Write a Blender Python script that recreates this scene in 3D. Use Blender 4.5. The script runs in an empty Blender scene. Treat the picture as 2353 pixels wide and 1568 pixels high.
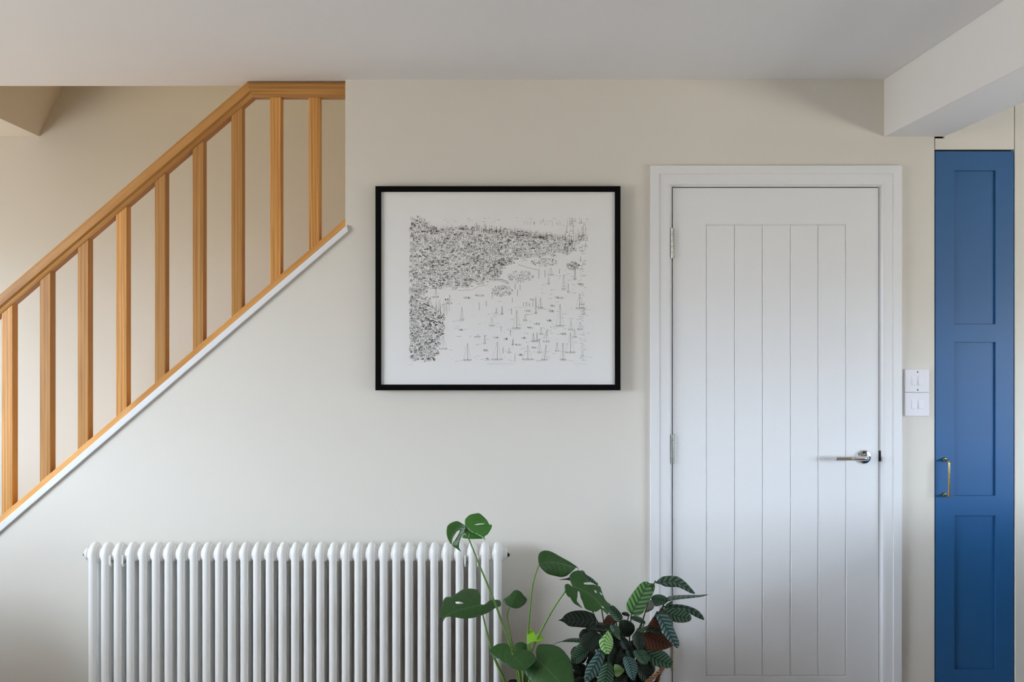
import bpy, bmesh, math, random
from mathutils import Vector, Matrix
from mathutils.geometry import delaunay_2d_cdt

# ------------------------------------------------------------------ camera, sky, light, exposure
SC = bpy.context.scene
COL = SC.collection
F = 2288.0            # focal length in pixels of the 2353 x 1568 frame
S0 = 625.0            # pixels per metre on the room-side face of the wall
D = F / S0            # camera distance to that face
VX, VY = 1208.0, 730.0
ZC = (1669.0 - VY) / S0
ZCEIL = ZC + (VY - 183.0) / S0

cd = bpy.data.cameras.new('camera')
cam = bpy.data.objects.new('camera', cd)
COL.objects.link(cam)
cam.location = (0, -D, ZC)
cam.rotation_euler = (math.pi / 2, 0, 0)
cd.sensor_width = 36.0
cd.lens = F / 2353.0 * 36.0
cd.shift_x = -(VX - 1176.5) / 2353.0
cd.shift_y = -(784.0 - VY) / 2353.0
cd.clip_start = 0.05
SC.camera = cam

SC.view_settings.view_transform = 'Standard'
SC.view_settings.look = 'None'
SC.view_settings.exposure = 0.0
SC.view_settings.gamma = 1.0
SC.view_settings.use_curve_mapping = False
SC.cycles.diffuse_bounces = 4
SC.cycles.glossy_bounces = 3
SC.cycles.max_bounces = 7
SC.cycles.adaptive_threshold = 0.05
SC.cycles.adaptive_min_samples = 16
SC.cycles.use_light_tree = False

world = bpy.data.worlds.new('overcast_sky')
SC.world = world
world.use_nodes = True
wn, wl = world.node_tree.nodes, world.node_tree.links
wn.clear()
wo = wn.new('ShaderNodeOutputWorld')
wb = wn.new('ShaderNodeBackground')
wt = wn.new('ShaderNodeTexCoord')
wx = wn.new('ShaderNodeSeparateXYZ')
wm = wn.new('ShaderNodeMapRange')
wm.inputs['From Min'].default_value = -0.03
wm.inputs['From Max'].default_value = 0.05
wc = wn.new('ShaderNodeMix'); wc.data_type = 'RGBA'
wc.inputs['A'].default_value = (0.37, 0.345, 0.30, 1)     # garden and paving below the horizon
wc.inputs['B'].default_value = (0.74, 0.855, 1.0, 1)       # overcast sky
wl.new(wt.outputs['Generated'], wx.inputs[0])
wl.new(wx.outputs['Z'], wm.inputs['Value'])
wl.new(wm.outputs['Result'], wc.inputs['Factor'])
wl.new(wc.outputs['Result'], wb.inputs['Color'])
wb.inputs['Strength'].default_value = 27.0
wl.new(wb.outputs[0], wo.inputs[0])

# room extents and the windows the daylight comes through: (axis, plane, a0, a1, z0, z1)
XL, XR, YR, YS = -3.5, 3.4, -7.5, 1.145
WIN_LEFT = (-3.1, -1.0, 0.90, 2.10)
WIN_RIGHT = (-4.2, -1.25, 0.98, 1.70)
PATIO = None
WIN_REAR = None
HALL = (0.38, 0.93, 0.78, 1.93)


def portal(name, loc, rot, sx, sy):
    l = bpy.data.lights.new(name, 'AREA')
    l.shape = 'RECTANGLE'; l.size = sx; l.size_y = sy
    l.cycles.is_portal = True
    o = bpy.data.objects.new(name, l)
    o.location = loc; o.rotation_euler = rot
    COL.objects.link(o)


def mid(a, b): return (a + b) / 2


portal('daylight_portal', (XL - .05, mid(*WIN_LEFT[:2]), mid(*WIN_LEFT[2:])), (0, -math.pi / 2, 0), WIN_LEFT[3] - WIN_LEFT[2], WIN_LEFT[1] - WIN_LEFT[0])
portal('daylight_portal', (XR + .05, mid(*WIN_RIGHT[:2]), mid(*WIN_RIGHT[2:])), (0, math.pi / 2, 0), WIN_RIGHT[3] - WIN_RIGHT[2], WIN_RIGHT[1] - WIN_RIGHT[0])
if WIN_REAR: portal('daylight_portal', (mid(*WIN_REAR[:2]), YR - .05, mid(*WIN_REAR[2:])), (math.pi / 2, 0, 0), WIN_REAR[1] - WIN_REAR[0], WIN_REAR[3] - WIN_REAR[2])
if PATIO: portal('daylight_portal', (XR + .05, mid(*PATIO[:2]), mid(*PATIO[2:])), (0, math.pi / 2, 0), PATIO[3] - PATIO[2], PATIO[1] - PATIO[0])
portal('daylight_portal', (XL - .05, mid(*HALL[:2]), mid(*HALL[2:])), (0, -math.pi / 2, 0), HALL[3] - HALL[2], HALL[1] - HALL[0])

# ------------------------------------------------------------------ helpers
R = random.Random(7)


def P(px, py, d):
    k = (D + d) / F
    return Vector(((px - VX) * k, d, ZC + (VY - py) * k))


def new_mat(name):
    m = bpy.data.materials.new(name)
    m.use_nodes = True
    nt = m.node_tree
    b = nt.nodes['Principled BSDF']
    return m, nt, b


def plain(name, col, rough=0.5, metal=0.0, spec=0.5, bump=0.0, scale=200.0, var=0.03):
    m, nt, b = new_mat(name)
    N, L = nt.nodes, nt.links
    tc = N.new('ShaderNodeTexCoord')
    nz = N.new('ShaderNodeTexNoise')
    nz.inputs['Scale'].default_value = scale
    nz.inputs['Detail'].default_value = 3
    L.new(tc.outputs['Object'], nz.inputs['Vector'])
    mx = N.new('ShaderNodeMix'); mx.data_type = 'RGBA'
    mx.inputs['A'].default_value = (*[c * (1 - var) for c in col], 1)
    mx.inputs['B'].default_value = (*[min(1, c * (1 + var)) for c in col], 1)
    L.new(nz.outputs['Fac'], mx.inputs['Factor'])
    L.new(mx.outputs['Result'], b.inputs['Base Color'])
    b.inputs['Roughness'].default_value = rough
    b.inputs['Metallic'].default_value = metal
    b.inputs['Specular IOR Level'].default_value = spec
    if bump:
        bp = N.new('ShaderNodeBump')
        bp.inputs['Strength'].default_value = bump
        bp.inputs['Distance'].default_value = 0.001
        L.new(nz.outputs['Fac'], bp.inputs['Height'])
        L.new(bp.outputs[0], b.inputs['Normal'])
    return m


def wood(name, dark, light, rough=0.42, su=2.2, sv=55.0):
    m, nt, b = new_mat(name)
    N, L = nt.nodes, nt.links
    uv = N.new('ShaderNodeUVMap')
    oi = N.new('ShaderNodeObjectInfo')
    sc = N.new('ShaderNodeVectorMath'); sc.operation = 'SCALE'
    sc.inputs[0].default_value = (13.7, 7.3, 3.1)
    L.new(oi.outputs['Random'], sc.inputs['Scale'])
    ad = N.new('ShaderNodeVectorMath'); ad.operation = 'ADD'
    L.new(uv.outputs[0], ad.inputs[0]); L.new(sc.outputs[0], ad.inputs[1])
    mp = N.new('ShaderNodeMapping')
    mp.inputs['Scale'].default_value = (su, sv, 1)
    L.new(ad.outputs[0], mp.inputs['Vector'])
    nz = N.new('ShaderNodeTexNoise')
    nz.inputs['Scale'].default_value = 1.6; nz.inputs['Detail'].default_value = 7
    nz.inputs['Distortion'].default_value = 0.6
    L.new(mp.outputs[0], nz.inputs['Vector'])
    mp2 = N.new('ShaderNodeMapping')
    mp2.inputs['Scale'].default_value = (su * 1.4, sv * .5, 1)
    L.new(ad.outputs[0], mp2.inputs['Vector'])
    wv = N.new('ShaderNodeTexWave')
    wv.wave_type = 'BANDS'; wv.bands_direction = 'Y'
    wv.inputs['Scale'].default_value = 0.45; wv.inputs['Distortion'].default_value = 7
    wv.inputs['Detail'].default_value = 2; wv.inputs['Detail Scale'].default_value = 0.6
    L.new(mp2.outputs[0], wv.inputs['Vector'])
    m1 = N.new('ShaderNodeMath'); m1.operation = 'MULTIPLY'; m1.inputs[1].default_value = 0.22
    L.new(wv.outputs['Fac'], m1.inputs[0])
    m2 = N.new('ShaderNodeMath'); m2.operation = 'MULTIPLY_ADD'; m2.inputs[1].default_value = 0.9
    L.new(nz.outputs['Fac'], m2.inputs[0]); L.new(m1.outputs[0], m2.inputs[2])
    cr = N.new('ShaderNodeValToRGB')
    cr.color_ramp.elements[0].position = 0.28; cr.color_ramp.elements[0].color = (*dark, 1)
    cr.color_ramp.elements[1].position = 0.82; cr.color_ramp.elements[1].color = (*light, 1)
    L.new(m2.outputs[0], cr.inputs[0])
    hs = N.new('ShaderNodeHueSaturation')
    mr = N.new('ShaderNodeMapRange')
    mr.inputs['To Min'].default_value = 0.78; mr.inputs['To Max'].default_value = 1.15
    L.new(oi.outputs['Random'], mr.inputs['Value'])
    L.new(mr.outputs['Result'], hs.inputs['Value'])
    L.new(cr.outputs[0], hs.inputs['Color'])
    L.new(hs.outputs[0], b.inputs['Base Color'])
    b.inputs['Roughness'].default_value = rough
    bp = N.new('ShaderNodeBump'); bp.inputs['Strength'].default_value = 0.12
    bp.inputs['Distance'].default_value = 0.0006
    L.new(nz.outputs['Fac'], bp.inputs['Height']); L.new(bp.outputs[0], b.inputs['Normal'])
    return m


M = {}
M['greige'] = plain('greige_wall_paint', (0.22, 0.21, 0.20), 0.8, bump=0.1, scale=260, var=0.012)
M['wall'] = plain('wall_paint', (0.79, 0.757, 0.685), 0.75, bump=0.12, scale=260, var=0.012)
M['ceiling'] = plain('ceiling_paint', (0.88, 0.89, 0.91), 0.8, bump=0.08, scale=220, var=0.01)
M['white'] = plain('white_satin_paint', (0.87, 0.885, 0.90), 0.35, bump=0.05, scale=150, var=0.01)
M['rad'] = plain('white_enamel', (0.88, 0.88, 0.86), 0.28, var=0.008)
M['plastic'] = plain('white_plastic', (0.86, 0.86, 0.90), 0.25, var=0.005)
M['blue'] = plain('blue_paint', (0.018, 0.115, 0.30), 0.42, spec=0.5, bump=0.06, scale=300, var=0.02)
M['black'] = plain('black_frame_lacquer', (0.003, 0.003, 0.003), 0.4, spec=0.12, bump=0.1, scale=400)
M['mat'] = plain('mount_board', (0.965, 0.97, 0.965), 0.85, var=0.008)
M['ink'] = plain('drawing_ink', (0.045, 0.047, 0.045), 0.8, spec=0.1)
M['inkgrey'] = plain('drawing_ink_light', (0.22, 0.225, 0.22), 0.8, spec=0.1)
M['inkpale'] = plain('drawing_ink_pale', (0.42, 0.425, 0.42), 0.8, spec=0.1)
M['pencil'] = plain('pencil', (0.60, 0.61, 0.60), 0.8, spec=0.1)
M['chrome'] = plain('chrome', (0.78, 0.77, 0.75), 0.09, metal=1.0, var=0.01)
M['nickel'] = plain('nickel', (0.66, 0.65, 0.60), 0.22, metal=1.0)
M['brass'] = plain('brass', (0.62, 0.47, 0.20), 0.25, metal=1.0)
M['dark'] = plain('dark_metal', (0.015, 0.014, 0.013), 0.5)
M['void'] = plain('shade_dark_board', (0.05, 0.045, 0.04), 0.9)  # dark colour stands in for the shade behind the door gaps
M['treads'] = plain('stair_treads', (0.62, 0.36, 0.10), 0.5, scale=40, var=0.15)
M['carpet'] = plain('stair_carpet', (0.42, 0.39, 0.35), 0.95, bump=0.6, scale=600, var=0.1)
M['soil'] = plain('potting_soil', (0.03, 0.02, 0.013), 0.95, bump=1.0, scale=120, var=0.3)
M['pot'] = plain('pot_ceramic', (0.12, 0.11, 0.10), 0.45)
M['stem'] = plain('green_stem', (0.13, 0.26, 0.045), 0.45, var=0.15, scale=60)
M['stemdark'] = plain('dark_stem', (0.035, 0.05, 0.022), 0.5, var=0.15, scale=60)
M['added_sofa'] = plain('sofa_fabric', (0.16, 0.155, 0.15), 0.9, bump=0.4, scale=400, var=0.1)
M['blind'] = plain('blind_fabric', (0.25, 0.25, 0.25), 0.9)
M['bulb'] = plain('bulb_glass', (0.9, 0.85, 0.7), 0.3)
M['worktop'] = plain('worktop', (0.55, 0.54, 0.52), 0.3)
M['oak'] = wood('oak', (0.42, 0.175, 0.028), (0.75, 0.385, 0.115), su=2.0, sv=120.0)
M['floor'] = wood('floor_oak', (0.24, 0.18, 0.142), (0.48, 0.39, 0.33), rough=0.45, su=0.8, sv=9)
M['rope'] = wood('basket_cane', (0.10, 0.045, 0.02), (0.40, 0.22, 0.12), rough=0.7, su=30, sv=30)


def glass_mat():
    m, nt, b = new_mat('picture_glass')
    N, L = nt.nodes, nt.links
    N.remove(b)
    out = N['Material Output']
    fr = N.new('ShaderNodeFresnel')
    ge = N.new('ShaderNodeNewGeometry')
    io = N.new('ShaderNodeMapRange')          # the pane is thin: same reflectance on both faces
    io.inputs['To Min'].default_value = 1.45; io.inputs['To Max'].default_value = 1 / 1.45
    L.new(ge.outputs['Backfacing'], io.inputs['Value']); L.new(io.outputs['Result'], fr.inputs['IOR'])
    tr = N.new('ShaderNodeBsdfTransparent'); tr.inputs['Color'].default_value = (0.99, 0.99, 0.99, 1)
    gl = N.new('ShaderNodeBsdfGlossy'); gl.inputs['Roughness'].default_value = 0.0
    mx = N.new('ShaderNodeMixShader')
    hf = N.new('ShaderNodeMath'); hf.operation = 'MULTIPLY'; hf.inputs[1].default_value = 0.22   # coated picture glass
    L.new(fr.outputs[0], hf.inputs[0]); L.new(hf.outputs[0], mx.inputs[0]); L.new(tr.outputs[0], mx.inputs[1]); L.new(gl.outputs[0], mx.inputs[2])
    L.new(mx.outputs[0], out.inputs['Surface'])
    return m


M['glass'] = glass_mat()


def monstera_mat(name, base, vein, rough=0.36):
    m, nt, b = new_mat(name)
    N, L = nt.nodes, nt.links
    uv = N.new('ShaderNodeUVMap')
    sp = N.new('ShaderNodeSeparateXYZ'); L.new(uv.outputs[0], sp.inputs[0])
    ab = N.new('ShaderNodeMath'); ab.operation = 'ABSOLUTE'; L.new(sp.outputs['Y'], ab.inputs[0])
    mr = N.new('ShaderNodeMapRange')
    mr.inputs['From Min'].default_value = 0.006; mr.inputs['From Max'].default_value = 0.022
    mr.inputs['To Min'].default_value = 1; mr.inputs['To Max'].default_value = 0
    L.new(ab.outputs[0], mr.inputs['Value'])
    # side veins
    ph = N.new('ShaderNodeMath'); ph.operation = 'MULTIPLY_ADD'; ph.inputs[1].default_value = -0.55
    L.new(ab.outputs[0], ph.inputs[0]); L.new(sp.outputs['X'], ph.inputs[2])
    pm = N.new('ShaderNodeMath'); pm.operation = 'MULTIPLY'; pm.inputs[1].default_value = 6.5 * 2 * math.pi
    L.new(ph.outputs[0], pm.inputs[0])
    cs = N.new('ShaderNodeMath'); cs.operation = 'COSINE'; L.new(pm.outputs[0], cs.inputs[0])
    m2 = N.new('ShaderNodeMapRange')
    m2.inputs['From Min'].default_value = 0.93; m2.inputs['From Max'].default_value = 1.0
    m2.inputs['To Max'].default_value = 0.16
    L.new(cs.outputs[0], m2.inputs['Value'])
    mxm = N.new('ShaderNodeMath'); mxm.operation = 'MAXIMUM'
    L.new(mr.outputs[0], mxm.inputs[0]); L.new(m2.outputs[0], mxm.inputs[1])
    nz = N.new('ShaderNodeTexNoise'); nz.inputs['Scale'].default_value = 5
    L.new(uv.outputs[0], nz.inputs['Vector'])
    c1 = N.new('ShaderNodeMix'); c1.data_type = 'RGBA'
    c1.inputs['A'].default_value = (*[c * .75 for c in base], 1); c1.inputs['B'].default_value = (*[c * 1.3 for c in base], 1)
    L.new(nz.outputs['Fac'], c1.inputs['Factor'])
    c2 = N.new('ShaderNodeMix'); c2.data_type = 'RGBA'
    c2.inputs['B'].default_value = (*vein, 1)
    L.new(mxm.outputs[0], c2.inputs['Factor']); L.new(c1.outputs['Result'], c2.inputs['A'])
    L.new(c2.outputs['Result'], b.inputs['Base Color'])
    b.inputs['Roughness'].default_value = rough
    b.inputs['Subsurface Weight'].default_value = 0.0
    bp = N.new('ShaderNodeBump'); bp.inputs['Strength'].default_value = 0.10; bp.inputs['Distance'].default_value = 0.002
    L.new(cs.outputs[0], bp.inputs['Height']); L.new(bp.outputs[0], b.inputs['Normal'])
    return m


def striped_mat(name, dark, light, rough=0.45, n=8.0, k=0.75):
    m, nt, b = new_mat(name)
    N, L = nt.nodes, nt.links
    uv = N.new('ShaderNodeUVMap')
    sp = N.new('ShaderNodeSeparateXYZ'); L.new(uv.outputs[0], sp.inputs[0])
    ab = N.new('ShaderNodeMath'); ab.operation = 'ABSOLUTE'; L.new(sp.outputs['Y'], ab.inputs[0])
    ph = N.new('ShaderNodeMath'); ph.operation = 'MULTIPLY_ADD'; ph.inputs[1].default_value = -k
    L.new(ab.outputs[0], ph.inputs[0]); L.new(sp.outputs['X'], ph.inputs[2])
    pm = N.new('ShaderNodeMath'); pm.operation = 'MULTIPLY'; pm.inputs[1].default_value = n * 2 * math.pi
    L.new(ph.outputs[0], pm.inputs[0])
    cs = N.new('ShaderNodeMath'); cs.operation = 'COSINE'; L.new(pm.outputs[0], cs.inputs[0])
    # stripes are widest at the midrib: add a term falling with distance
    w = N.new('ShaderNodeMath'); w.operation = 'MULTIPLY_ADD'; w.inputs[1].default_value = -2.6; w.inputs[2].default_value = 0.10
    L.new(ab.outputs[0], w.inputs[0])
    ad = N.new('ShaderNodeMath'); ad.operation = 'ADD'
    L.new(cs.outputs[0], ad.inputs[0]); L.new(w.outputs[0], ad.inputs[1])
    mr = N.new('ShaderNodeMapRange')
    mr.inputs['From Min'].default_value = -0.35; mr.inputs['From Max'].default_value = 0.35
    L.new(ad.outputs[0], mr.inputs['Value'])
    rib = N.new('ShaderNodeMapRange')
    rib.inputs['From Min'].default_value = 0.008; rib.inputs['From Max'].default_value = 0.02
    rib.inputs['To Min'].default_value = 1; rib.inputs['To Max'].default_value = 0
    L.new(ab.outputs[0], rib.inputs['Value'])
    mxm = N.new('ShaderNodeMath'); mxm.operation = 'MAXIMUM'
    L.new(mr.outputs[0], mxm.inputs[0]); L.new(rib.outputs[0], mxm.inputs[1])
    c = N.new('ShaderNodeMix'); c.data_type = 'RGBA'
    c.inputs['A'].default_value = (*light, 1); c.inputs['B'].default_value = (*dark, 1)
    L.new(mxm.outputs[0], c.inputs['Factor'])
    L.new(c.outputs['Result'], b.inputs['Base Color'])
    b.inputs['Roughness'].default_value = rough
    b.inputs['Specular IOR Level'].default_value = 0.28
    bp = N.new('ShaderNodeBump'); bp.inputs['Strength'].default_value = 0.3; bp.inputs['Distance'].default_value = 0.0015
    L.new(cs.outputs[0], bp.inputs['Height']); L.new(bp.outputs[0], b.inputs['Normal'])
    return m


M['mon'] = monstera_mat('monstera_leaf', (0.022, 0.078, 0.014), (0.055, 0.125, 0.038))
M['monbright'] = monstera_mat('monstera_leaf_young', (0.036, 0.145, 0.018), (0.07, 0.20, 0.04), 0.3)
M['lime'] = monstera_mat('monstera_leaf_new', (0.22, 0.48, 0.02), (0.28, 0.55, 0.06))
M['monunder'] = monstera_mat('monstera_leaf_underside', (0.05, 0.10, 0.04), (0.08, 0.15, 0.06))
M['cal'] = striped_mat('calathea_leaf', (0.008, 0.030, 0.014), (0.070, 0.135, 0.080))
M['caldark'] = striped_mat('calathea_leaf_shaded', (0.004, 0.010, 0.006), (0.022, 0.034, 0.020))  # darker leaf copy, shade inside the bush put into its colour
M['calblue'] = striped_mat('calathea_leaf_sky_sheen', (0.012, 0.042, 0.036), (0.095, 0.17, 0.155), n=9)  # bluish leaf copy, reflected sky sheen put into its colour
M['calgreen'] = striped_mat('calathea_leaf_green', (0.022, 0.085, 0.014), (0.13, 0.27, 0.09), n=7)
M['calyoung'] = striped_mat('calathea_leaf_young', (0.10, 0.25, 0.04), (0.36, 0.58, 0.25), n=7)
M['calbrown'] = striped_mat('calathea_leaf_underside', (0.040, 0.013, 0.006), (0.085, 0.028, 0.012))
M['calgrey'] = striped_mat('calathea_leaf_pale_underside', (0.22, 0.20, 0.17), (0.36, 0.34, 0.30))


def link(o, parent=None):
    COL.objects.link(o)
    if parent is not None:
        o.parent = parent
        if parent.type == 'EMPTY':
            o.matrix_parent_inverse = Matrix.Translation(-parent.location)
    return o


def obj(name, verts, faces, mat, parent=None, smooth=False, bevel=0.0, seg=2, uvs=None, edges=None):
    me = bpy.data.meshes.new(name)
    me.from_pydata([tuple(v) for v in verts], edges or [], faces)
    bm = bmesh.new(); bm.from_mesh(me)
    if uvs is None:
        bmesh.ops.recalc_face_normals(bm, faces=bm.faces)
    bm.to_mesh(me); bm.free()
    if uvs is not None:
        ul = me.uv_layers.new(name='UVMap')
        for lp in me.loops:
            ul.data[lp.index].uv = uvs[lp.vertex_index]
    me.materials.append(mat)
    if smooth:
        for p in me.polygons: p.use_smooth = True
    o = bpy.data.objects.new(name, me)
    link(o, parent)
    if bevel:
        b = o.modifiers.new('bevel', 'BEVEL')
        b.width = bevel; b.segments = seg; b.limit_method = 'ANGLE'; b.angle_limit = 0.6
    return o


def thing(name, loc, label=None, cat=None, group=None, kind=None):
    e = bpy.data.objects.new(name, None)
    e.empty_display_size = 0.1
    e.location = loc
    COL.objects.link(e)
    return tag(e, label, cat, group, kind)


def tag(o, label=None, cat=None, group=None, kind=None):
    if label: o['label'] = label
    if cat: o['category'] = cat
    if group: o['group'] = group
    if kind: o['kind'] = kind
    return o


def box_vf(x0, x1, y0, y1, z0, z1, base=0):
    v = [(x0, y0, z0), (x1, y0, z0), (x1, y1, z0), (x0, y1, z0), (x0, y0, z1), (x1, y0, z1), (x1, y1, z1), (x0, y1, z1)]
    f = [(0, 3, 2, 1), (4, 5, 6, 7), (0, 1, 5, 4), (1, 2, 6, 5), (2, 3, 7, 6), (3, 0, 4, 7)]
    return v, [tuple(i + base for i in q) for q in f]


def boxes(name, bl, mat, parent=None, bevel=0.0):
    V, Fc = [], []
    for b in bl:
        v, f = box_vf(*b, base=len(V)); V += v; Fc += f
    return obj(name, V, Fc, mat, parent, bevel=bevel)


def prism(name, xz, y0, y1, mat, parent=None, bevel=0.0):
    """polygon in the wall plane (x, z), extruded from y0 to y1"""
    n = len(xz)
    V = [(x, y0, z) for x, z in xz] + [(x, y1, z) for x, z in xz]
    Fc = [tuple(range(n)), tuple(reversed(range(n, 2 * n)))]
    for i in range(n):
        j = (i + 1) % n
        Fc.append((i, n + i, n + j, j))
    return obj(name, V, Fc, mat, parent, bevel=bevel)


def lathe(name, prof, origin, axis, mat, parent=None, n=24, smooth=True, bevel=0.0):
    """prof: (distance along axis, radius); axis: 'x','y','z'"""
    V, Fc = [], []
    m = len(prof)
    for i in range(n):
        a = 2 * math.pi * i / n
        for t, r in prof:
            c, s = r * math.cos(a), r * math.sin(a)
            p = {'x': (t, c, s), 'y': (c, t, s), 'z': (c, s, t)}[axis]
            V.append((origin[0] + p[0], origin[1] + p[1], origin[2] + p[2]))
    for i in range(n):
        j = (i + 1) % n
        for k in range(m - 1):
            Fc.append((i * m + k, i * m + k + 1, j * m + k + 1, j * m + k))
    Fc.append(tuple(i * m for i in range(n)))
    Fc.append(tuple(i * m + m - 1 for i in range(n)))
    o = obj(name, V, Fc, mat, parent, smooth=smooth)
    if smooth: auto_smooth(o)
    return o


def auto_smooth(o, ang=0.7):
    me = o.data
    bm = bmesh.new(); bm.from_mesh(me)
    for e in bm.edges:
        if len(e.link_faces) == 2 and e.calc_face_angle(0) > ang: e.smooth = False
    bm.to_mesh(me); bm.free()


def tube_vf(pts, rad, n=10, base=0, cap=True):
    pts = [Vector(p) for p in pts]
    V, Fc = [], []
    up = None
    for i, p in enumerate(pts):
        t = (pts[min(i + 1, len(pts) - 1)] - pts[max(i - 1, 0)]).normalized()
        if up is None:
            up = Vector((0, 0, 1)) if abs(t.z) < 0.9 else Vector((0, 1, 0))
        s = t.cross(up).normalized(); up = s.cross(t).normalized()
        r = rad[i] if isinstance(rad, (list, tuple)) else rad
        for k in range(n):
            a = 2 * math.pi * k / n
            V.append(p + s * (r * math.cos(a)) + up * (r * math.sin(a)))
    for i in range(len(pts) - 1):
        for k in range(n):
            l = (k + 1) % n
            Fc.append((base + i * n + k, base + i * n + l, base + (i + 1) * n + l, base + (i + 1) * n + k))
    if cap:
        Fc.append(tuple(base + k for k in reversed(range(n))))
        Fc.append(tuple(base + (len(pts) - 1) * n + k for k in range(n)))
    return V, Fc


def tube(name, pts, rad, mat, parent=None, n=10):
    V, Fc = tube_vf(pts, rad, n)
    o = obj(name, V, Fc, mat, parent, smooth=True)
    auto_smooth(o, 1.0)
    return o


def spline(pts, step=8, closed=False):
    """Catmull-Rom through the points (any dimension)"""
    pts = [Vector(p) for p in pts]
    n = len(pts); out = []
    rng = range(n) if closed else range(n - 1)
    for i in rng:
        if closed:
            p0, p1, p2, p3 = pts[(i - 1) % n], pts[i], pts[(i + 1) % n], pts[(i + 2) % n]
        else:
            p0, p1, p2, p3 = pts[max(i - 1, 0)], pts[i], pts[i + 1], pts[min(i + 2, n - 1)]
        for s in range(step):
            t = s / step
            out.append(0.5 * ((2 * p1) + (p2 - p0) * t + (2 * p0 - 5 * p1 + 4 * p2 - p3) * t * t + (3 * p1 - p0 - 3 * p2 + p3) * t ** 3))
    if not closed: out.append(pts[-1])
    return out


def X0(px): return (px - VX) / S0
def Z0(py): return ZC + (VY - py) / S0


# ------------------------------------------------------------------ the room shell
STAIR_M = 0.862                                   # slope of the flight
XEND = X0(793.5)                                  # where the stair opening meets the wall


def diag(px_y_at0, m, px): return px_y_at0 - m * px


def wall_hole(name, axis, plane, thick, a0, a1, z0, z1, holes, mat):
    """wall slab with rectangular openings: tiles around the openings, one mesh"""
    bl = []
    As = sorted({a0, a1, *[h[0] for h in holes], *[h[1] for h in holes]})
    Zs = sorted({z0, z1, *[h[2] for h in holes], *[h[3] for h in holes]})
    for i in range(len(As) - 1):
        for j in range(len(Zs) - 1):
            am, zm = mid(As[i], As[i + 1]), mid(Zs[j], Zs[j + 1])
            if any(h[0] < am < h[1] and h[2] < zm < h[3] for h in holes): continue
            p = sorted((plane, plane + thick))
            if axis == 'x': bl.append((p[0], p[1], As[i], As[i + 1], Zs[j], Zs[j + 1]))
            else: bl.append((As[i], As[i + 1], p[0], p[1], Zs[j], Zs[j + 1]))
    return tag(boxes(name, bl, mat), kind='structure')


XDL, XDR, ZDT = 0.508, 1.3265, 2.013              # structural opening of the door
XCL, XCR = X0(2147.2), X0(2332.3)                 # opening of the built-in cupboard
ZB = Z0(1213); slope_line = lambda x: Z0(diag(1213, STAIR_M, VX + x * S0))
xfoot = XEND - (slope_line(XEND) - 0.0) / STAIR_M
poly = [(XEND, ZCEIL), (XEND, slope_line(XEND)), (xfoot, 0.0), (XDL, 0.0), (XDL, ZDT), (XDR, ZDT), (XDR, 0.0), (XCL, 0.0), (XCL, ZCEIL)]
tag(prism('wall_back', poly, 0.0, 0.10, M['wall']), kind='structure')
tag(boxes('wall_back_alcove', [(XCR, XR, 0.0, 0.10, 0.0, ZCEIL)], M['wall'], bevel=0.003), kind='structure')

tag(boxes('floor', [(XL - .2, XR + .2, YR - .2, YS + .1, -0.12, 0.0)], M['floor']), kind='structure')
# ceiling with the stairwell opening behind the wall
XO = -2.30
tag(boxes('ceiling', [(XL - .2, XR + .2, YR - .2, 0.10, ZCEIL, ZCEIL + .24)], M['ceiling']), kind='structure')
tag(boxes('ceiling_hall', [(XL - .2, -2.9, 0.10, YS + .1, ZCEIL, ZCEIL + .02)], M['ceiling']), kind='structure')
wall_hole('wall_left', 'x', XL, -0.25, YR, YS, 0, ZCEIL, [WIN_LEFT, HALL], M['greige'])
wall_hole('wall_right', 'x', XR, 0.25, YR, 0.1, 0, ZCEIL, [WIN_RIGHT] + ([PATIO] if PATIO else []), M['greige'])
wall_hole('wall_rear', 'y', YR, -0.25, XL, XR, 0, ZCEIL, [WIN_REAR] if WIN_REAR else [], M['greige'])
# stairwell: party wall, end wall, upper landing ceiling, raking bulkhead
tag(boxes('wall_stairwell', [(XL - .2, 2.2, YS, YS + .1, 0, 4.9)], M['wall']), kind='structure')
tag(boxes('wall_stairwell_end', [(2.2, 2.3, 0.1, YS + .1, 0, 4.9)], M['wall']), kind='structure')
tag(boxes('wall_upper', [(XO - 1, 2.2, 0.0, 0.10, ZCEIL + .24, 4.9)], M['wall']), kind='structure')
tag(boxes('ceiling_upper', [(XO - 1.2, 2.3, 0.0, YS + .1, 4.9, 5.0)], M['ceiling']), kind='structure')
zt = 4.9
dx = (zt - ZCEIL) * 0.116 / 0.242 * 0.28
V = [(-2.255, 0.10, ZCEIL), (-2.349, YS, ZCEIL), (-2.233, YS, ZCEIL + .242), (-2.139, 0.10, ZCEIL + .242),
     (-2.9, 0.10, ZCEIL), (-2.9, YS, ZCEIL), (-2.9, YS, ZCEIL + .242), (-2.9, 0.10, ZCEIL + .242),
     (-1.85, YS, 3.18), (-1.756, 0.10, 3.18), (-2.9, YS, 3.18), (-2.9, 0.10, 3.18),
     (-1.85, YS, 4.9), (-1.756, 0.10, 4.9), (-2.9, YS, 4.9), (-2.9, 0.10, 4.9)]
Fc = [(0, 1, 2, 3), (0, 3, 7, 4), (1, 5, 6, 2), (0, 4, 5, 1), (4, 7, 6, 5), (3, 2, 8, 9), (2, 6, 10, 8), (3, 9, 11, 7), (7, 11, 10, 6),
      (9, 8, 12, 13), (8, 10, 14, 12), (9, 13, 15, 11), (11, 15, 14, 10), (12, 14, 15, 13)]
tag(obj('wall_bulkhead', V, Fc, M['wall']), kind='structure')
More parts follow.
